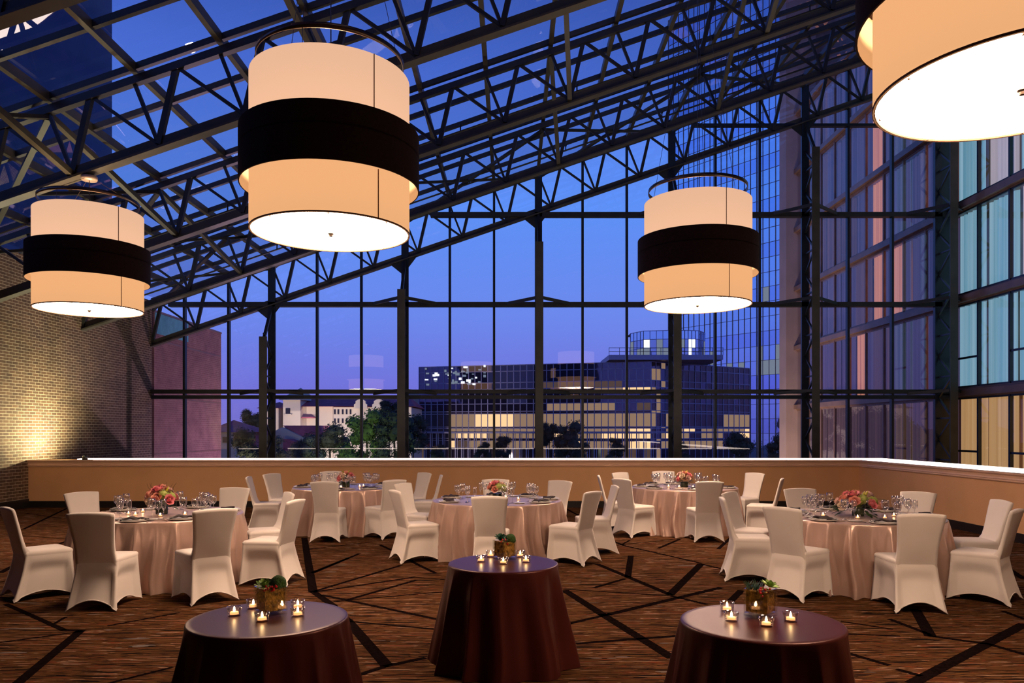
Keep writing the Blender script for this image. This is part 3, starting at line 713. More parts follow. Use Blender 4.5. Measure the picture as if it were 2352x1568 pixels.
# ------------------------------------------------------------------ chairs and place settings
CHS={'A':[(228,1.25,'outer left seat','facing right in profile'),(273,1.36,'front left seat','back to the camera'),(311,1.42,'front right seat','back to the camera'),
          (350,1.37,'right seat','turned left, in front of another'),(31,1.17,'rear right seat','half hidden behind another chair'),(80,1.30,'rear seat','only its backrest showing'),(150,1.30,'rear left seat','only its backrest showing')],
     'B':[(188,1.32,'outer left seat','facing right in thin profile'),(155,1.36,'rear left seat','behind the profile chair'),(270,1.20,'front seat','back to the camera'),
          (313,1.18,'front right seat','seen from behind at an angle'),(8,1.34,'right seat','facing left in thin profile'),(40,1.32,'rear right seat','seen before the parapet'),(112,1.30,'rear seat','only its top behind the flowers')],
     'C':[(208,1.20,'front left seat','facing right, full profile'),(155,1.26,'rear left seat','behind the profile chair'),(268,1.34,'front seat','back to the camera behind the black table'),
          (324,1.24,'front right seat','seen from behind at an angle'),(5,1.38,'right seat','facing left behind another chair'),(52,1.26,'rear right seat','seen before the parapet'),(92,1.26,'rear seat','only its top behind the flowers')],
     'D':[(176,1.17,'outer left seat','facing right behind another'),(215,1.18,'front left seat','seen from behind at an angle'),(130,1.18,'rear left seat','seen before the parapet'),
          (272,1.18,'front seat','back to the camera'),(92,1.26,'rear seat','only its top behind the flowers'),(32,1.50,'rear right seat','seen before the parapet'),(335,1.30,'right seat','facing left in narrow profile')],
     'E':[(172,1.20,'outer left seat','facing right in profile'),(218,1.22,'front left seat','back to the camera'),(140,1.24,'rear left seat','behind the profile chair'),
          (266,1.25,'front right seat','back to the camera'),(313,1.25,'outer right seat','turned left, nearest the parapet'),(355,1.25,'right seat','behind the chair nearest the parapet'),(40,1.32,'rear right seat','only its backrest showing'),(92,1.30,'rear seat','only its backrest showing')]}
for k,lst in CHS.items():
    cx,cy,nm=TABLES[k]
    for (deg,rad,seat,look) in lst:
        rad=max(rad,1.17); a=math.radians(deg); ox,oy=math.cos(a),math.sin(a)
        CHAIR.get((cx+ox*rad,cy+oy*rad,0),a+PI/2,'white chair %s, %s, %s'%(look,seat,nm),'white covered banquet chairs')
        # place setting in front of this seat: r points outward, s to the guest's right
        sx,sy=-oy,ox
        def at(r,s): return (cx+ox*r+sx*s,cy+oy*r+sy*s,HT)
        rz=a+PI/2; w='%s, %s'%(seat,nm)
        p=at(.735,0); PR['plate'].get(p,rz,'white charger and dinner plate, '+w,'place setting plates')
        PR['napkin'].get((p[0],p[1],HT+.013),rz+R.uniform(-.35,.35),'dark folded napkin on the plate, '+w,'dark napkins')
        PR['goblet'].get(at(.50,.10+R.uniform(-.03,.03)),rz,'large clear water goblet, '+w,'water goblets')
        PR['wine'].get(at(.54,.19+R.uniform(-.02,.02)),rz,'smaller clear wine glass, '+w,'wine glasses')
        PR['flute'].get(at(.47,.22+R.uniform(-.03,.05)),rz,'slim champagne flute, '+w,'champagne flutes')
        PR['fork'].get(at(.745,-.19),rz,'steel fork beside the plate, '+w,'forks')
        PR['knife'].get(at(.745,.185),rz,'steel knife beside the plate, '+w,'knives')
        PR['bread'].get(at(.56,-.24),rz,'small bread plate with butter knife, '+w,'bread plates')

# ------------------------------------------------------------------ flowers
def petal(m,c,ax,up,r,h,curl,wd,mi=0):
    """one cupped petal: c base, ax outward direction, up axis"""
    s=up.cross(ax).normalized()
    def fn(u,v):
        q=(u-.5)*2; w=wd*r*math.sin(min(1,.25+v*.85)*PI*.62)*(1-.25*v*v)
        out=r*(.35+.65*math.sin(v*PI/2))+ (curl*r*v**4) - .35*r*q*q*v
        return tuple(c+ax*out+up*(h*v*(1-.18*max(0,curl)*v)-.12*h*q*q*v)+s*(q*w))
    m.grid(fn,4,4,mi)
def rose_mesh(seed):
    rr=random.Random(seed); m=MB(); up=Vector((0,0,1))
    for L,(n,r,h,cu,wd) in enumerate(((3,.28,.95,-.1,1.0),(4,.48,.98,.05,1.0),(5,.72,.92,.2,.95),(6,.98,.72,.45,.9))):
        for i in range(n):
            a=2*PI*i/n+L*.7+rr.uniform(-.15,.15); ax=Vector((math.cos(a),math.sin(a),0)); petal(m,Vector((0,0,0)),ax,up,r*.5,h*.8,cu,wd)
    m.ball((0,0,.55),.16,8); return m
def place(m,name,mats,parent,loc,sc,direction,loc_rot=0,smooth=True):
    d=Vector(direction).normalized(); q=Vector((0,0,1)).rotation_difference(d)
    o=m.build(name,mats,parent,smooth); o.location=loc; o.rotation_mode='QUATERNION'; o.rotation_quaternion=q; o.scale=(sc,sc,sc); return o
ROSES=[rose_mesh(1),rose_mesh(2)]
def hyd_mesh(seed):
    rr=random.Random(seed); m=MB()
    for i in range(90):
        z=rr.uniform(-.3,1); a=rr.uniform(0,2*PI); s=math.sqrt(max(0,1-z*z)); d=Vector((s*math.cos(a),s*math.sin(a),z))
        t=d.orthogonal().normalized(); b=d.cross(t); c=d*rr.uniform(.8,1.0)
        for q in range(4):
            aa=q*PI/2+rr.random(); e=t*math.cos(aa)+b*math.sin(aa); f2=t*math.cos(aa+.9)+b*math.sin(aa+.9); g2=t*math.cos(aa-.9)+b*math.sin(aa-.9)
            m.add([c,c+f2*.13+d*.02,c+e*.2,c+g2*.13+d*.02],[(0,1,2,3)])
    m.ball((0,0,.2),.72,8); return m
HYD=hyd_mesh(3)
def leaf_cluster(n,rad,zlo,zhi,L,W,seed,flat=.5):
    rr=random.Random(seed); m=MB()
    for i in range(n):
        a=rr.uniform(0,2*PI); r=rad*rr.uniform(.35,1); z=rr.uniform(zlo,zhi); c=Vector((r*math.cos(a),r*math.sin(a),z))
        d=Vector((math.cos(a+rr.uniform(-.6,.6)),math.sin(a+rr.uniform(-.6,.6)),rr.uniform(-.4,.8)*flat)).normalized(); s=d.cross(Vector((0,0,1))).normalized()
        l=L*rr.uniform(.6,1.2); w=W*rr.uniform(.7,1.2); u=s.cross(d)
        pts=[]
        for q in range(5):
            v=q/4; ww=w*math.sin(PI*min(.98,v+.06))**.8*.5; ce=c+d*l*v-Vector((0,0,1))*l*.25*v*v
            pts+= [ce-s*ww+u*ww*.3,ce,ce+s*ww+u*ww*.3]
        fs=[]
        for q in range(4): fs+=[(q*3,q*3+1,q*3+4,q*3+3),(q*3+1,q*3+2,q*3+5,q*3+4)]
        m.add(pts,fs)
    return m
def centrepiece(key,label,spread,hgt,nr,wide,seed):
    x,y,_=TABLES[key]; rr=random.Random(seed)
    t=empty('flower_centrepiece',(x,y,HT),0,label,'flowers','table centrepieces')
    MB().lathe([(1e-5,0),(.062,0),(.066,.01),(.066,.085),(.060,.09),(1e-5,.09)],24).build('vase',M['leafwrap'],t,True)
    zc=.10 if not wide else .06
    leaf_cluster(46 if wide else 22,spread*(1.25 if wide else .85),.02 if wide else .07,hgt*.75,.13 if wide else .09,.05,seed).build('foliage',M['leaf'],t,True)
    dirs=[]
    for i in range(nr):
        u=(i+.5)/nr; el=math.asin(1-u*.93); az=i*2.39996+seed
        dirs.append(Vector((math.cos(el)*math.cos(az),math.cos(el)*math.sin(az),math.sin(el))))
    cols=['rose_coral','rose_pink','rose_blush','rose_pink','hyd','cream','rose_coral','hyd','rose_blush']
    for i,d in enumerate(dirs):
        c=cols[i%len(cols)]
        loc=Vector((d.x*spread,d.y*spread*(.8 if wide else 1),zc+.03+d.z*(hgt-zc-.06)))*1.0
        if c=='hyd': place(HYD,'hydrangea',M['hyd'],t,loc,.062,d)
        else: place(ROSES[i%2],'rose',M[c],t,loc,rr.uniform(.082,.105)*(1 if key in 'AE' else .85),d+Vector((0,0,.15)))
    for i in range(4 if not wide else 6):
        a=rr.uniform(0,2*PI); d=Vector((math.cos(a)*.5,math.sin(a)*.5,1)).normalized(); b=Vector((d.x*spread*.7,d.y*spread*.7,hgt*.8))
        MB().tube([b,b+d*.03,b+d*.065,b+d*.095],[.006,.014,.011,.002],8).build('lily_bud',M['bud'],t,True)
    if key=='A':
        for i in range(7):
            a=rr.uniform(0,2*PI); b=Vector((.08*math.cos(a),.08*math.sin(a),.2)); d=Vector((math.cos(a)*.5,math.sin(a)*.5,1))
            MB().tube([b,b+d*.06+Vector((.01,0,0)),b+d*.11-Vector((.008,.004,0)),b+d*.16],[.003,.0025,.002,.001],5).build('twig',M['twig'],t)
    return t
centrepiece('A','tall bunch of pink and coral roses with twigs on the table by the brick wall',.125,.30,15,False,2)
centrepiece('B','small pink rose and green posy in a dark vase, far left table',.10,.25,11,False,5)
centrepiece('C','small posy of peach roses with yellow lily buds on the middle table',.10,.25,11,False,8)
centrepiece('D','small pink and cream rose posy in a dark vase, far right table',.10,.25,11,False,11)
centrepiece('E','wide low arrangement of pink roses over dark leaves by the side parapet',.20,.26,17,True,14)
VOT={'A':[(-.33,-.12),(-.20,-.22),(.12,-.30),(.34,-.16),(-.30,.16)],'B':[(-.26,-.2),(-.02,-.30),(.26,-.1),(.30,.02)],'C':[(-.30,-.05),(-.24,-.18),(.30,-.02),(.12,.28)],
     'D':[(-.30,-.12),(-.14,-.22),(.08,-.30),(.30,.0)],'E':[(-.42,-.05),(-.14,-.30),(.16,-.30),(.36,-.10),(.2,.34)]}
vp=['left of the flowers','just before the flowers','in front of the flowers on the right','right of the flowers','behind the flowers']
for k,l in VOT.items():
    for i,(dx,dy) in enumerate(l):
        x,y,nm=TABLES[k]; PR['votive'].get((x+dx,y+dy,HT),0,'lit votive candle %s, %s'%(vp[i],nm),'lit votive candles')

# ------------------------------------------------------------------ cocktail tables: cube vase and votives
def succulent(m,n,r,h):
    for L in range(3):
        for i in range(n-L*2):
            a=2*PI*i/(n-L*2)+L*.4; el=.35+.45*L; ax=Vector((math.cos(a),math.sin(a),0)); d=ax*math.cos(el)+Vector((0,0,1))*math.sin(el); s=Vector((-ax.y,ax.x,0)); u=d.cross(s)
            l=r*(1-.2*L); w=r*.30
            def fn(p,v,d=d,s=s,u=u,l=l,w=w):
                q=(p-.5)*2; ww=w*math.sin(PI*(.12+.86*v))**.7*(1-.2*v); return tuple(d*l*v+s*q*ww+u*(-.04*r)*(1-q*q)*1.6)
            m.grid(fn,4,5)
    return m
def cube_vase(pos,label,kind,rz,seed):
    rr=random.Random(seed); t=empty('cube_vase',(pos.x,pos.y,HB),rz,label,'vase','square succulent vases'); a=.066; h=.145
    g=MB(); g.box((-a,-a,0),(a,a,.018)); th=.006
    for lo,hi in (((-a,-a,.018),(-a+th,a,h)),((a-th,-a,.018),(a,a,h)),((-a+th,-a,.018),(a-th,-a+th,h)),((-a+th,a-th,.018),(a-th,a,h))): g.box(lo,hi)
    g.build('glass_cube',M['vase_glass'],t)
    m=MB(); b=a-th-.003; nn=10
    def side(ax):
        def fn(u,v):
            q=(u-.5)*2*b; z=.022+v*(h-.030); d=b-.010*abs(math.sin(u*11+ax*2)*math.cos(v*9+ax)); 
            return {0:(q,-d,z),1:(d,q,z),2:(-q,d,z),3:(-d,-q,z)}[ax]
        return fn
    for ax in range(4): m.grid(side(ax),nn,nn)
    m.grid(lambda u,v:((u-.5)*2*b*.98,(v-.5)*2*b*.98,h-.010+.006*math.sin(u*9)*math.cos(v*8)),8,8)
    m.build('moss_filling',M['moss'],t,True)
    def succ(loc,mat,r,n=9,tilt=(0,0,1)): place(succulent(MB(),n,r,.03),'succulent',M[mat],t,Vector(loc),1,tilt)
    def ball(loc,r):
        m=MB(); m.ball((0,0,0),r,20); m.v=[tuple(Vector(p)*(1+rr.uniform(-.05,.05))) for p in m.v]; o=m.build('moss_ball',M['moss_ball'],t,True); o.location=loc
    Mi=Matrix.Rotation(-rz,3,'Z')
    def L(x,y,z): return Mi@Vector((x,y,z))
    if kind=='L':
        succ(L(-.032,-.01,h+.004),'succ',.055,9,(-.2,-.35,1)); ball(L(.035,.012,h+.012),.045)
    elif kind=='M':
        succ(L(-.025,-.005,h+.006),'succ_dark',.062,10,(-.1,-.4,1)); ball(L(.045,.01,h+.004),.042)
    else:
        succ(L(.045,-.005,h+.010),'succ',.055,9,(.1,-.3,1))
        m=MB()
        for i in range(60):
            an=rr.uniform(0,2*PI); d=Vector((math.cos(an)*rr.uniform(.2,.9),math.sin(an)*.7,1)).normalized(); b0=L(-.04+rr.uniform(-.03,.035),rr.uniform(-.03,.03),h-.004); s=d.orthogonal().normalized()*.004; l=rr.uniform(.03,.06)
            m.add([b0-s,b0+s,b0+d*l*.6+s,b0+d*l,b0+d*l*.6-s],[(0,1,2,3,4)])
        m.build('sedum_sprigs',M['succ_dark'],t)
    nb=12 if kind!='M' else 7
    m=MB()
    bx=.018 if kind=='L' else (0 if kind=='M' else .0)
    for i in range(nb):
        m.ball(L(bx+rr.uniform(-.03,.03),-.062+rr.uniform(-.01,.014),h+rr.uniform(-.012 if kind=='L' else -.03,.018)),.0065,7)
    m.build('berry_sprig',M['berry'],t,True)
VASE={'L':(622,1411,'square glass vase with pale succulent and round moss ball on lower left table',.72),
 'M':(1159,1286,'square glass vase with dark green succulent on the middle cocktail table',.70),
 'N':(1747,1416,'square amber vase with spiky greens and red berries on lower right table',.86)}
VV={'L':[(538,1417,'left of the vase'),(602,1430,'in front of the vase'),(684,1418,'right of the vase, nearer'),(684,1401,'right of the vase, farther'),(582,1400,'half hidden behind the vase')],
    'M':[(1105,1293,'far left of the vase'),(1127,1282,'behind the vase on the left'),(1156,1298,'in front of the vase'),(1195,1282,'behind the vase on the right'),(1208,1294,'far right of the vase')],
    'N':[(1670,1406,'left of the vase, farther'),(1680,1429,'left of the vase, nearer'),(1760,1441,'in front of the vase'),(1816,1430,'right of the vase')]}
bn2={'L':'lower left cocktail table','M':'middle cocktail table','N':'lower right cocktail table'}
for i,k in enumerate(VASE):
    px,py,lb,rz=VASE[k]; cube_vase(G(px,py-3,HB),lb,k,rz,60+i)
    for (vx,vy,w) in VV[k]:
        p=G(vx,vy-3,HB); PR['votive'].get((p.x,p.y,HB),0,'lit votive candle %s, %s'%(w,bn2[k]),'lit votive candles',1.15)

# ------------------------------------------------------------------ outside
o=MB(); o.box((-400,YG+.6,-8.6),(400,900,-8.0)); tag(o.build('ground_outside',M['asphalt']),kind='structure')
def facade(root,p0,p1,ztop,zbot,levels,ncol,pick,depth=12,mull='mullion',mw=.16,lines=True,thick=.14):
    """glass curtain wall between two ground points; pick(col,row) names each pane's material"""
    p0=Vector((p0[0],p0[1],0)); p1=Vector((p1[0],p1[1],0)); d=p1-p0; L=d.length; d.normalize(); nrm=Vector((d.y,-d.x,0))
    if nrm.y>0: nrm=-nrm
    def at(u,z,o=0): q=p0+d*(L*u)+nrm*o; return (q.x,q.y,z)
    MB().add([at(0,zbot,-.4),at(1,zbot,-.4),at(1,ztop,-.4),at(0,ztop,-.4),at(0,zbot,-depth),at(1,zbot,-depth),at(1,ztop,-depth),at(0,ztop,-depth)],
      [(0,1,2,3),(4,7,6,5),(0,4,5,1),(1,5,6,2),(2,6,7,3),(3,7,4,0)]).build('building_core',M['plum_panel'],root)
    for r in range(len(levels)-1):
        z1,z0=levels[r],levels[r+1]; mats=[]; m=MB()
        for c in range(ncol):
            mn=pick(c/ncol,r)
            if mn not in mats: mats.append(mn)
            m.add([at(c/ncol,z0),at((c+1)/ncol,z0),at((c+1)/ncol,z1),at(c/ncol,z1)],[(0,1,2,3)],mats.index(mn))
        m.build('window_band',[M[q] for q in mats],root)
    for z in levels[:-1]: MB().bar(at(0,z,.05),at(1,z,.05),thick,thick).build('transom',M[mull],root)
    for c in range(ncol+1): MB().bar(at(c/ncol,zbot,.06),at(c/ncol,ztop,.06),mw,.12,nrm).build('mullion',M[mull],root)
    return at
# low office building behind the glass wall
ob=empty('office_building',(0,0,0),0,'low dark glass office building with warm lit floors beyond the windows','building')
RO=random.Random(5)
RUN={}
def runs(r,lo,hi,kinds,wts):
    """long stretches of like panes along one floor"""
    key=r
    if key not in RUN:
        L=[];
        while len(L)<40: L+= [RO.choices(kinds,wts)[0]]*RO.randint(lo,hi)
        RUN[key]=L
    return RUN[key]
def pick_office(u,r):
    n=RO.random(); c=int(u*35+.5)
    if r<=2 and .31<u<.49: return 'office_blue'
    if r==0: return 'office_dark'
    if r in (1,2):
        if u<.31: return 'office_dark'
        if r==2 and .52<u<.86: return 'warm_low'
        return 'office_dark'
    if r==3: return 'office_blue' if u<.5 and n<.35 else ('office_dark' if u<.58 else runs(r,2,5,('warm_mid','warm_lit','office_dark'),(5,2,5))[c])
    if r==4: return 'office_dark' if not .38<u<.46 else 'office_blue'
    if r==5: return 'office_dark' if u<.55 else runs(r,2,4,('warm_mid','warm_low','warm_lit','office_dark'),(4,3,1,3))[c]
    if r in (7,9,11,13): return 'office_dark' if u<.12 else runs(r,2,6,('warm_mid','warm_lit','warm_low'),(7,2.4 if r!=7 else 1.3,2))[c]
    if r in (6,8,10,12): return 'office_dark' if u<.12 else 'plum_panel'
    return 'plum_panel' if n<.7 else 'warm_low'
LV=[15.16,13.9,11.6,10.3,9.5,7.3,5.75,5.26,2.6,2.3,1.6,1.4,.25,-.2,-1.7,-8]
facade(ob,(-19.5,160),(26.8,147),15.16,-8,LV,35,pick_office,8)
facade(ob,(26.8,147),(30.2,150),15.16,-8,LV,3,lambda u,r:RO.choice(('office_dark','warm_mid','plum_panel')),8)
def pick_wing(u,r):
    n=RO.random()
    if r<5: return 'plum_panel' if n<.8 else 'office_dark'
    return runs(100+r,1,3,('warm_mid','warm_lit','plum_panel'),(4,2,3))[int(u*15+.5)] if r in (7,9,11,13) else 'plum_panel'
facade(ob,(30.2,150),(50.8,163),15.0,-8,LV,15,pick_wing,8)
for k in range(46):
    u=RO.uniform(.02,.08) if k<8 else RO.gauss(.20,.055); u=max(.02,min(.30,u)); q=Vector((-19.5,160,0)).lerp(Vector((26.8,147,0)),u); z=RO.uniform(11.2,14.9); a=RO.uniform(.15,.5)
    MB().box((q.x-a,q.y-.30,z),(q.x+a,q.y-.22,z+RO.uniform(.15,.6))).build('window_light',M['white_lit' if RO.random()<.5 else 'cool_mid'],ob)  # emissive chips stand in for glints of a lit building mirrored in the glass
for c in range(0,36):
    u=c/35; q=Vector((-19.5,160,0)).lerp(Vector((26.8,147,0)),u)
    MB().box((q.x-.22,q.y-.9,-8),(q.x-.02,q.y-.7,1.3)).box((q.x+.25,q.y-.9,-8),(q.x+.37,q.y-.7,1.3)).build('entrance_column',M['mullion'],ob)
MB().bar((-20.2,159.4,1.4),(27,146.2,1.4),1.2,.28).build('entrance_canopy',M['mullion'],ob)
# roof terrace and glass penthouse
ph=empty('glass_penthouse',(0,0,0),0,'small lit glass penthouse with railed terrace on the office roof','building')
d=150
def at(px,py,dd=d): return P(px,py,dd)
a0=at(1393,832); a1=at(1648,836)
MB().box((a0.x,146,a0.z+.15),(a1.x,160,a0.z+1.1)).build('terrace_slab',M['mullion'],ph)
for q in range(12):
    x=a0.x+(a1.x-a0.x)*q/11; MB().box((x-.04,146,a0.z+1.1),(x+.04,146.08,a0.z+2.5)).build('rail_post',M['steel'],ph)
for z in (1.7,2.4): MB().box((a0.x,145.98,a0.z+z),(a1.x,146.06,a0.z+z+.09)).build('rail',M['steel'],ph)
zt=at(1455,760).z; zb0=a0.z+1.1; xs=[at(v,800).x for v in (1455,1478,1535,1570,1604,1628)]
ys=[154,150,149,149,149.5,153]
for q in range(5):
    m=MB(); mats=['tower_glass','cool_mid','white_lit','office_blue']
    for j in range(3):
        za=zb0+(zt-zb0)*j/3; zc=zb0+(zt-zb0)*(j+1)/3
        for e in range(4):
            u0,u1=e/4,(e+1)/4; A=(xs[q]+(xs[q+1]-xs[q])*u0,ys[q]+(ys[q+1]-ys[q])*u0); B=(xs[q]+(xs[q+1]-xs[q])*u1,ys[q]+(ys[q+1]-ys[q])*u1)
            mi=0 if j==2 else (2 if (q,j,e) in ((3,1,1),(3,1,2),(1,1,0),(3,0,1)) else (1 if RO.random()<.35 else 3))
            m.add([(A[0],A[1],za),(B[0],B[1],za),(B[0],B[1],zc),(A[0],A[1],zc)],[(0,1,2,3)],mi)
    wb=m.build('glass_wall',[M[k] for k in mats],ph)
    for j in range(4): 
        za=zb0+(zt-zb0)*j/3; MB().bar((xs[q],ys[q]-.05,za),(xs[q+1],ys[q+1]-.05,za),.1,.1).build('rail',M['mullion'],wb)
    for e in range(5):
        u=e/4; MB().box((xs[q]+(xs[q+1]-xs[q])*u-.05,ys[q]+(ys[q+1]-ys[q])*u-.1,zb0),(xs[q]+(xs[q+1]-xs[q])*u+.05,ys[q]+(ys[q+1]-ys[q])*u,zt)).build('mullion',M['mullion'],wb)
MB().add([(xs[i],ys[i],zt) for i in range(6)]+[(xs[5],160,zt),(xs[0],160,zt)],[tuple(range(8))]).build('roof',M['mullion'],ph)
# dark tower past the brick wall, seen only through the roof
nb=empty('brick_tower',(0,0,0),0,'dark tower beyond the brick wall, its edge seen through the roof glass','building')
MB().box((-80,44,-8),(-31.5,60,70)).build('wall',M['plum_panel'],nb)
for zz in range(12,46,4):
    for xx in range(-48,-33,4):
        m=MB(); m.box((xx,43.9,zz),(xx+1.6,44,zz+2.1)); m.build('window',M['office_blue'] if RO.random()<.85 else M['warm_mid'],nb)
# tall blue tower
bt=empty('glass_skyscraper',(0,0,0),0,'very tall blue mirrored glass tower rising beyond the right pendant','building')
A0=Vector(((1812-CX)/F*172,172)); dv=Vector((-.73,1)).normalized(); A1=A0+dv*36
RT=random.Random(9)
def pick_tower(u,r):
    if r in (22,26) and RT.random()<.12: return 'cool_mid'
    if r==27 and u>.45: return 'cool_mid' if RT.random()<.55 else 'tower_glass'
    return 'tower_glass' if r%3!=1 else 'tower_glass2'
lv=[110-3.4*i for i in range(36)]
facade(bt,A1,A0,110,-8,lv,21,pick_tower,20,'brownmetal',.13,True,.09)
# pale hotel with red roofs
ht=empty('pale_hotel',(0,0,0),0,'cream stucco hotel with dark red roofs between the trees','building')
D=140
def bx(px0,py0,px1,py1,d0,dep,name,mat,par=ht):
    a=P(px0,py0,d0); b=P(px1,py1,d0); m=MB(); m.box((min(a.x,b.x),d0,min(a.z,b.z)),(max(a.x,b.x),d0+dep,max(a.z,b.z))); return m.build(name,M[mat],par)
bx(688,933,766,1080,140,14,'wall','stucco'); bx(766,935,945,1080,139,16,'wall','stucco'); bx(650,918,690,1080,138,12,'wall','stucco'); bx(600,936,640,1080,140,12,'wall','stucco')
def gable(px0,px1,py0,py1,d0,dep,inset=.25,name='roof',mat='roof_red'):
    a=P(px0,py0,d0); b=P(px1,py1,d0); w=b.x-a.x; y1=d0+dep; ym=(d0+y1)/2; i=w*inset
    MB().add([(a.x-.5,d0-.6,a.z),(b.x+.5,d0-.6,a.z),(b.x+.5,y1,a.z),(a.x-.5,y1,a.z),(a.x+i,ym,b.z),(b.x-i,ym,b.z)],[(0,1,5,4),(1,2,5),(2,3,4,5),(3,0,4),(0,3,2,1)]).build(name,M[mat],ht)
gable(686,946,933,905,139,16,.08); gable(648,692,918,886,138,12,.5,mat='stucco'); gable(597,642,937,920,140,12,.5)
a=P(815,935,138.6); m=MB()
pts=[(-1.2,0),(-1.2,1.2),(-.9,1.5),(-.9,2.2),(-.5,2.6),(0,2.8),(.5,2.6),(.9,2.2),(.9,1.5),(1.2,1.2),(1.2,0)]
for gx in (828,870):
    c=P(gx,938,138.4); k=len(pts); fr=[(c.x+q[0],138.4,c.z+q[1]*.62) for q in pts]; bk=[(c.x+q[0],139.4,c.z+q[1]*.62) for q in pts]
    MB().add(fr+bk,[tuple(range(k)),tuple(range(2*k-1,k-1,-1))]+[(i,k+i,k+(i+1)%k,(i+1)%k) for i in range(k)]).build('dutch_gable',M['stucco'],ht)
for r,(y0,y1) in enumerate(((940,951),(961,971))):
    for i,xx in enumerate((769,777,787,796,805,832,850,860)):
        w=bx(xx-1.9,y0,xx+1.9,y1,138.85 if xx>766 else 139.9,.3,'window','dark_win'); 
w=bx(656,937,666,953,137.85,.3,'window','dark_win'); bx(654,950,669,953,137.6,.25,'balcony','stucco',w)
bx(677,939,686,950,139.85,.3,'window','warm_lit'); bx(677,960,686,971,139.85,.3,'window','warm_lit')
bx(675,957,720,960,138.5,1.5,'awning','roof_red'); bx(689,967,692.5,983,137.9,.3,'wall_lantern','warm_lit') if False else None
# nearer low wing with sloped roofs
m=MB()
lw=empty('low_house',(0,0,0),0,'low house with sloping dark red roof and lit cream gable below the hotel','building')
def tri(px,dd,dep,name,mat):
    fr=[P(x,y,dd) for x,y in px]; bk=[Vector((p.x,dd+dep,p.z)) for p in fr]; k=len(fr)
    MB().add(fr+bk,[tuple(range(k)),tuple(range(2*k-1,k-1,-1))]+[(i,k+i,k+(i+1)%k,(i+1)%k) for i in range(k)]).build(name,M[mat],lw)
tri([(648,981),(712,1012),(712,1080),(630,1080),(630,990)],120,4,'gable_wall','stucco')
tri([(648,977),(735,977),(745,1012),(712,1012)],121,6,'roof','roof_red')
tri([(650,1008),(662,1008),(692,1020),(720,1035),(650,1035)],116,3,'porch_roof','roof_red')
hs=empty('small_house',(0,0,0),0,'small cream house with red hipped roof beside the outside brick wall','building')
def bx2(px0,py0,px1,py1,d0,dep,name,mat): return bx(px0,py0,px1,py1,d0,dep,name,mat,hs)
bx2(480,990,540,1080,105,10,'wall','stucco'); w=bx2(511,1003,521,1016,104.8,.3,'window','dark_win')
a=P(470,992,104.5); b=P(600,963,104.5)
MB().add([(a.x,104.2,a.z),(b.x-2,104.2,a.z),(b.x-2,116,a.z),(a.x,116,a.z),(a.x+2,110,b.z),(b.x-4.5,110,b.z-.4)],[(0,1,5,4),(1,2,5),(2,3,4,5),(3,0,4),(0,3,2,1)]).build('roof',M['roof_red'],hs)
bx2(540,985,588,1080,112,8,'side_wing','roof_red')
far=empty('distant_block',(0,0,0),0,'distant beige block peeping between the trees and the glass office','building')
bx(912,895,962,1080,210,10,'wall','concrete',far)
for yy_ in (921,937,953):
    for xx in (935,947): bx(xx-1.5,yy_,xx+1.5,yy_+7,209.8,.3,'window','warm_low' if (xx+yy_)%2 else 'dark_win',far)
# trees
def make_tree(px,py,rpx,D,kind,label,squash=1.0,seed=1,conifer=False):
    rr=random.Random(seed); c=P(px,py,D); r=rpx/F*D*1.15; base=-8.0
    t=empty('tree',(c.x,D,base),0,label,'tree','trees outside the glass wall'); zc=c.z-base
    MB().tube([(0,0,0),(r*.05,0,zc*.5),(0,0,zc)],[r*.08,r*.06,r*.03],7).build('trunk',M['bark'],t,True)
    blobs=[(Vector((0,0,zc)),r*.62)]
    for i in range(16):
        a=rr.uniform(0,2*PI); q=rr.uniform(-1.5,.75); w=(1-max(0,q)*.55)*rr.uniform(.35,.85)
        blobs.append((Vector((r*w*math.cos(a),r*w*math.sin(a)*.8,zc+q*r*squash)),r*rr.uniform(.26,.48)))
    m=MB()
    for b,br in blobs:
        for i in range(int(230*(br/r)/.4)):
            d=Vector((rr.gauss(0,1),rr.gauss(0,1),rr.gauss(0,1))).normalized(); p=b+Vector((d.x,d.y,d.z*squash))*br*rr.uniform(.78,1.16)
            n=(d+Vector((rr.gauss(0,.6),rr.gauss(0,.6),rr.gauss(0,.6)))).normalized(); s=n.orthogonal().normalized(); u=n.cross(s); L=r*.042*rr.uniform(.6,1.7)
            m.add([p-s*L,p-u*L*.55,p+s*L,p+u*L*.55],[(0,1,2,3)])
        m.ball(b,br*.74,8,0,squash)
    m.build('crown',M[kind],t); return t
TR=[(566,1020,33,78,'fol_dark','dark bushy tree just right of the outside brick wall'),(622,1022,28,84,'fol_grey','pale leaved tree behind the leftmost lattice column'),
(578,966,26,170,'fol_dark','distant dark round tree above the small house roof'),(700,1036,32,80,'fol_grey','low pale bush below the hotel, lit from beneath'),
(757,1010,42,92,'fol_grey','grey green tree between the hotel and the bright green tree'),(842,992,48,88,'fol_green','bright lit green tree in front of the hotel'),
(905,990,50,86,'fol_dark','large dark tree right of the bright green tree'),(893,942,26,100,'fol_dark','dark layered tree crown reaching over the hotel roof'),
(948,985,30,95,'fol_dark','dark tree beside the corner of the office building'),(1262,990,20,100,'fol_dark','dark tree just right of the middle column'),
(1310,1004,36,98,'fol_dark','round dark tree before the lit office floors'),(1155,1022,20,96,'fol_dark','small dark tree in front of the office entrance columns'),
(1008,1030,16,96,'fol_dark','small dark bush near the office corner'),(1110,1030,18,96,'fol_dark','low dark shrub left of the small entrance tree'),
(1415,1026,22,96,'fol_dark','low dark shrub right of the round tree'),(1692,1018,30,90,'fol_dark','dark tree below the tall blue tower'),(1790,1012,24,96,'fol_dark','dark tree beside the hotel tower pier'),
(1560,1030,20,96,'fol_dark','dark shrub beside the column under the right pendant')]
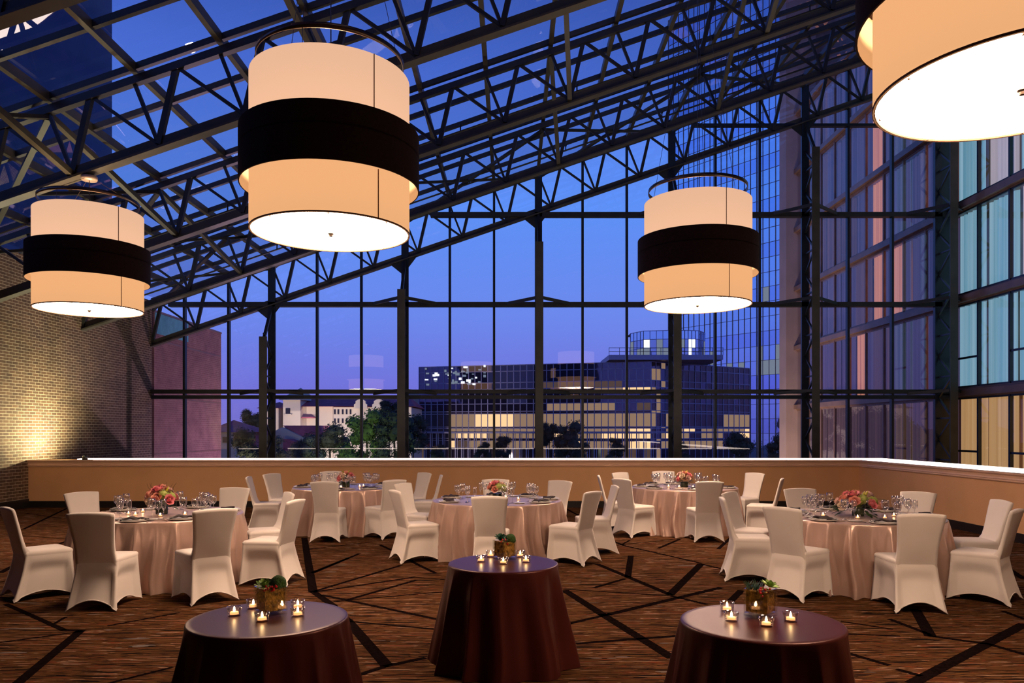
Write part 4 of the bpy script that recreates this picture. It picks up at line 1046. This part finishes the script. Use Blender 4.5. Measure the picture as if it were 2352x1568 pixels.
for i,(a_,b_,r_,d_,k_,l_) in enumerate(TR): make_tree(a_,b_,r_,d_,k_,l_,.9,100+i)

# ------------------------------------------------------------------ lights
def light(name,typ,loc,energy,col,**kw):
    L=bpy.data.lights.new(name,typ); L.energy=energy; L.color=col
    for k,v in kw.items(): setattr(L,k,v)
    o=bpy.data.objects.new(name,L); COL.objects.link(o); o.location=loc; return o
# uplight tucked behind the end of the parapet, washing the brick
UX,UY=XL+1.0,YP+.50
up=empty('brick_uplight',(UX,UY,1.055),0,'small floor lamp hidden behind the parapet end, washing the brick','lamp')
MB().lathe([(.05,0),(.06,.01),(.06,.08),(.05,.09),(.045,.03),(1e-5,.03)],16).build('housing',M['steel'],up,True)
def aim(o,d): o.rotation_euler=Vector(d).to_track_quat('-Z','Y').to_euler()
o=light('brick_uplight_lamp','SPOT',(UX,UY,1.16),540,(1,.88,.52),spot_size=3.0,spot_blend=1,shadow_soft_size=.03); aim(o,(-.70,-.35,1))
# added spots with no visible fixtures, brightening hotel, trees, wall and pier
def fill_spot(name,loc,to,e,col,size): 
    o=light(name,'SPOT',loc,e,col,spot_size=size,spot_blend=.6,shadow_soft_size=.2); aim(o,Vector(to)-Vector(loc))
fill_spot('hotel_fill',(-46,112,-5),(-36,139,2),19000,(1,.80,.66),1.7)
fill_spot('hotel_fill',(-24,116,-5),(-25,139,3),19000,(1,.82,.64),1.5)
fill_spot('tree_fill',(-17.5,70,-4.5),(-16.5,88,1),5200,(.85,1,.5),1.0)
fill_spot('tree_fill',(-25.5,73,-5),(-27,81,-1),2600,(1,.8,.5),1.2)
fill_spot('wall_fill',(-5.5,30.0,-4.0),(XL,25.8,1.5),2300,(1,.62,.86),1.9)
fill_spot('pier_fill',(8.0,32.0,-5.0),(13.0,36,6),4200,(1,.72,.52),1.3)
# ------------------------------------------------------------------ dusk sky
w=bpy.data.worlds.new('dusk'); SC.world=w; w.use_nodes=True; t=w.node_tree; t.nodes.clear()
out=N(t,'ShaderNodeOutputWorld'); bg=N(t,'ShaderNodeBackground'); bg.inputs['Strength'].default_value=1.0
tc=N(t,'ShaderNodeTexCoord'); sp=N(t,'ShaderNodeSeparateXYZ'); t.links.new(tc.outputs['Generated'],sp.inputs[0])
rp=N(t,'ShaderNodeValToRGB'); e=rp.color_ramp.elements
e[0].position=0; e[0].color=(.17,.16,.60,1); e[1].position=1; e[1].color=(.004,.012,.06,1)
for pos,c in ((.05,(.195,.19,.75)),(.15,(.175,.285,.92)),(.28,(.13,.32,1.0)),(.42,(.100,.225,.86)),(.54,(.040,.105,.46)),(.68,(.010,.03,.16))):
    x=e.new(pos); x.color=c4(c)
t.links.new(sp.outputs['Z'],rp.inputs[0]); t.links.new(rp.outputs[0],bg.inputs['Color']); t.links.new(bg.outputs[0],out.inputs['Surface'])

SC.view_settings.view_transform='Standard'; SC.view_settings.look='None'; SC.view_settings.gamma=1; SC.view_settings.exposure=0
SC.view_settings.use_curve_mapping=False
cy=SC.cycles
cy.max_bounces=9; cy.diffuse_bounces=4; cy.glossy_bounces=5; cy.transmission_bounces=8; cy.transparent_max_bounces=18
cy.caustics_reflective=False; cy.caustics_refractive=False; cy.sample_clamp_indirect=4; cy.use_denoising=True
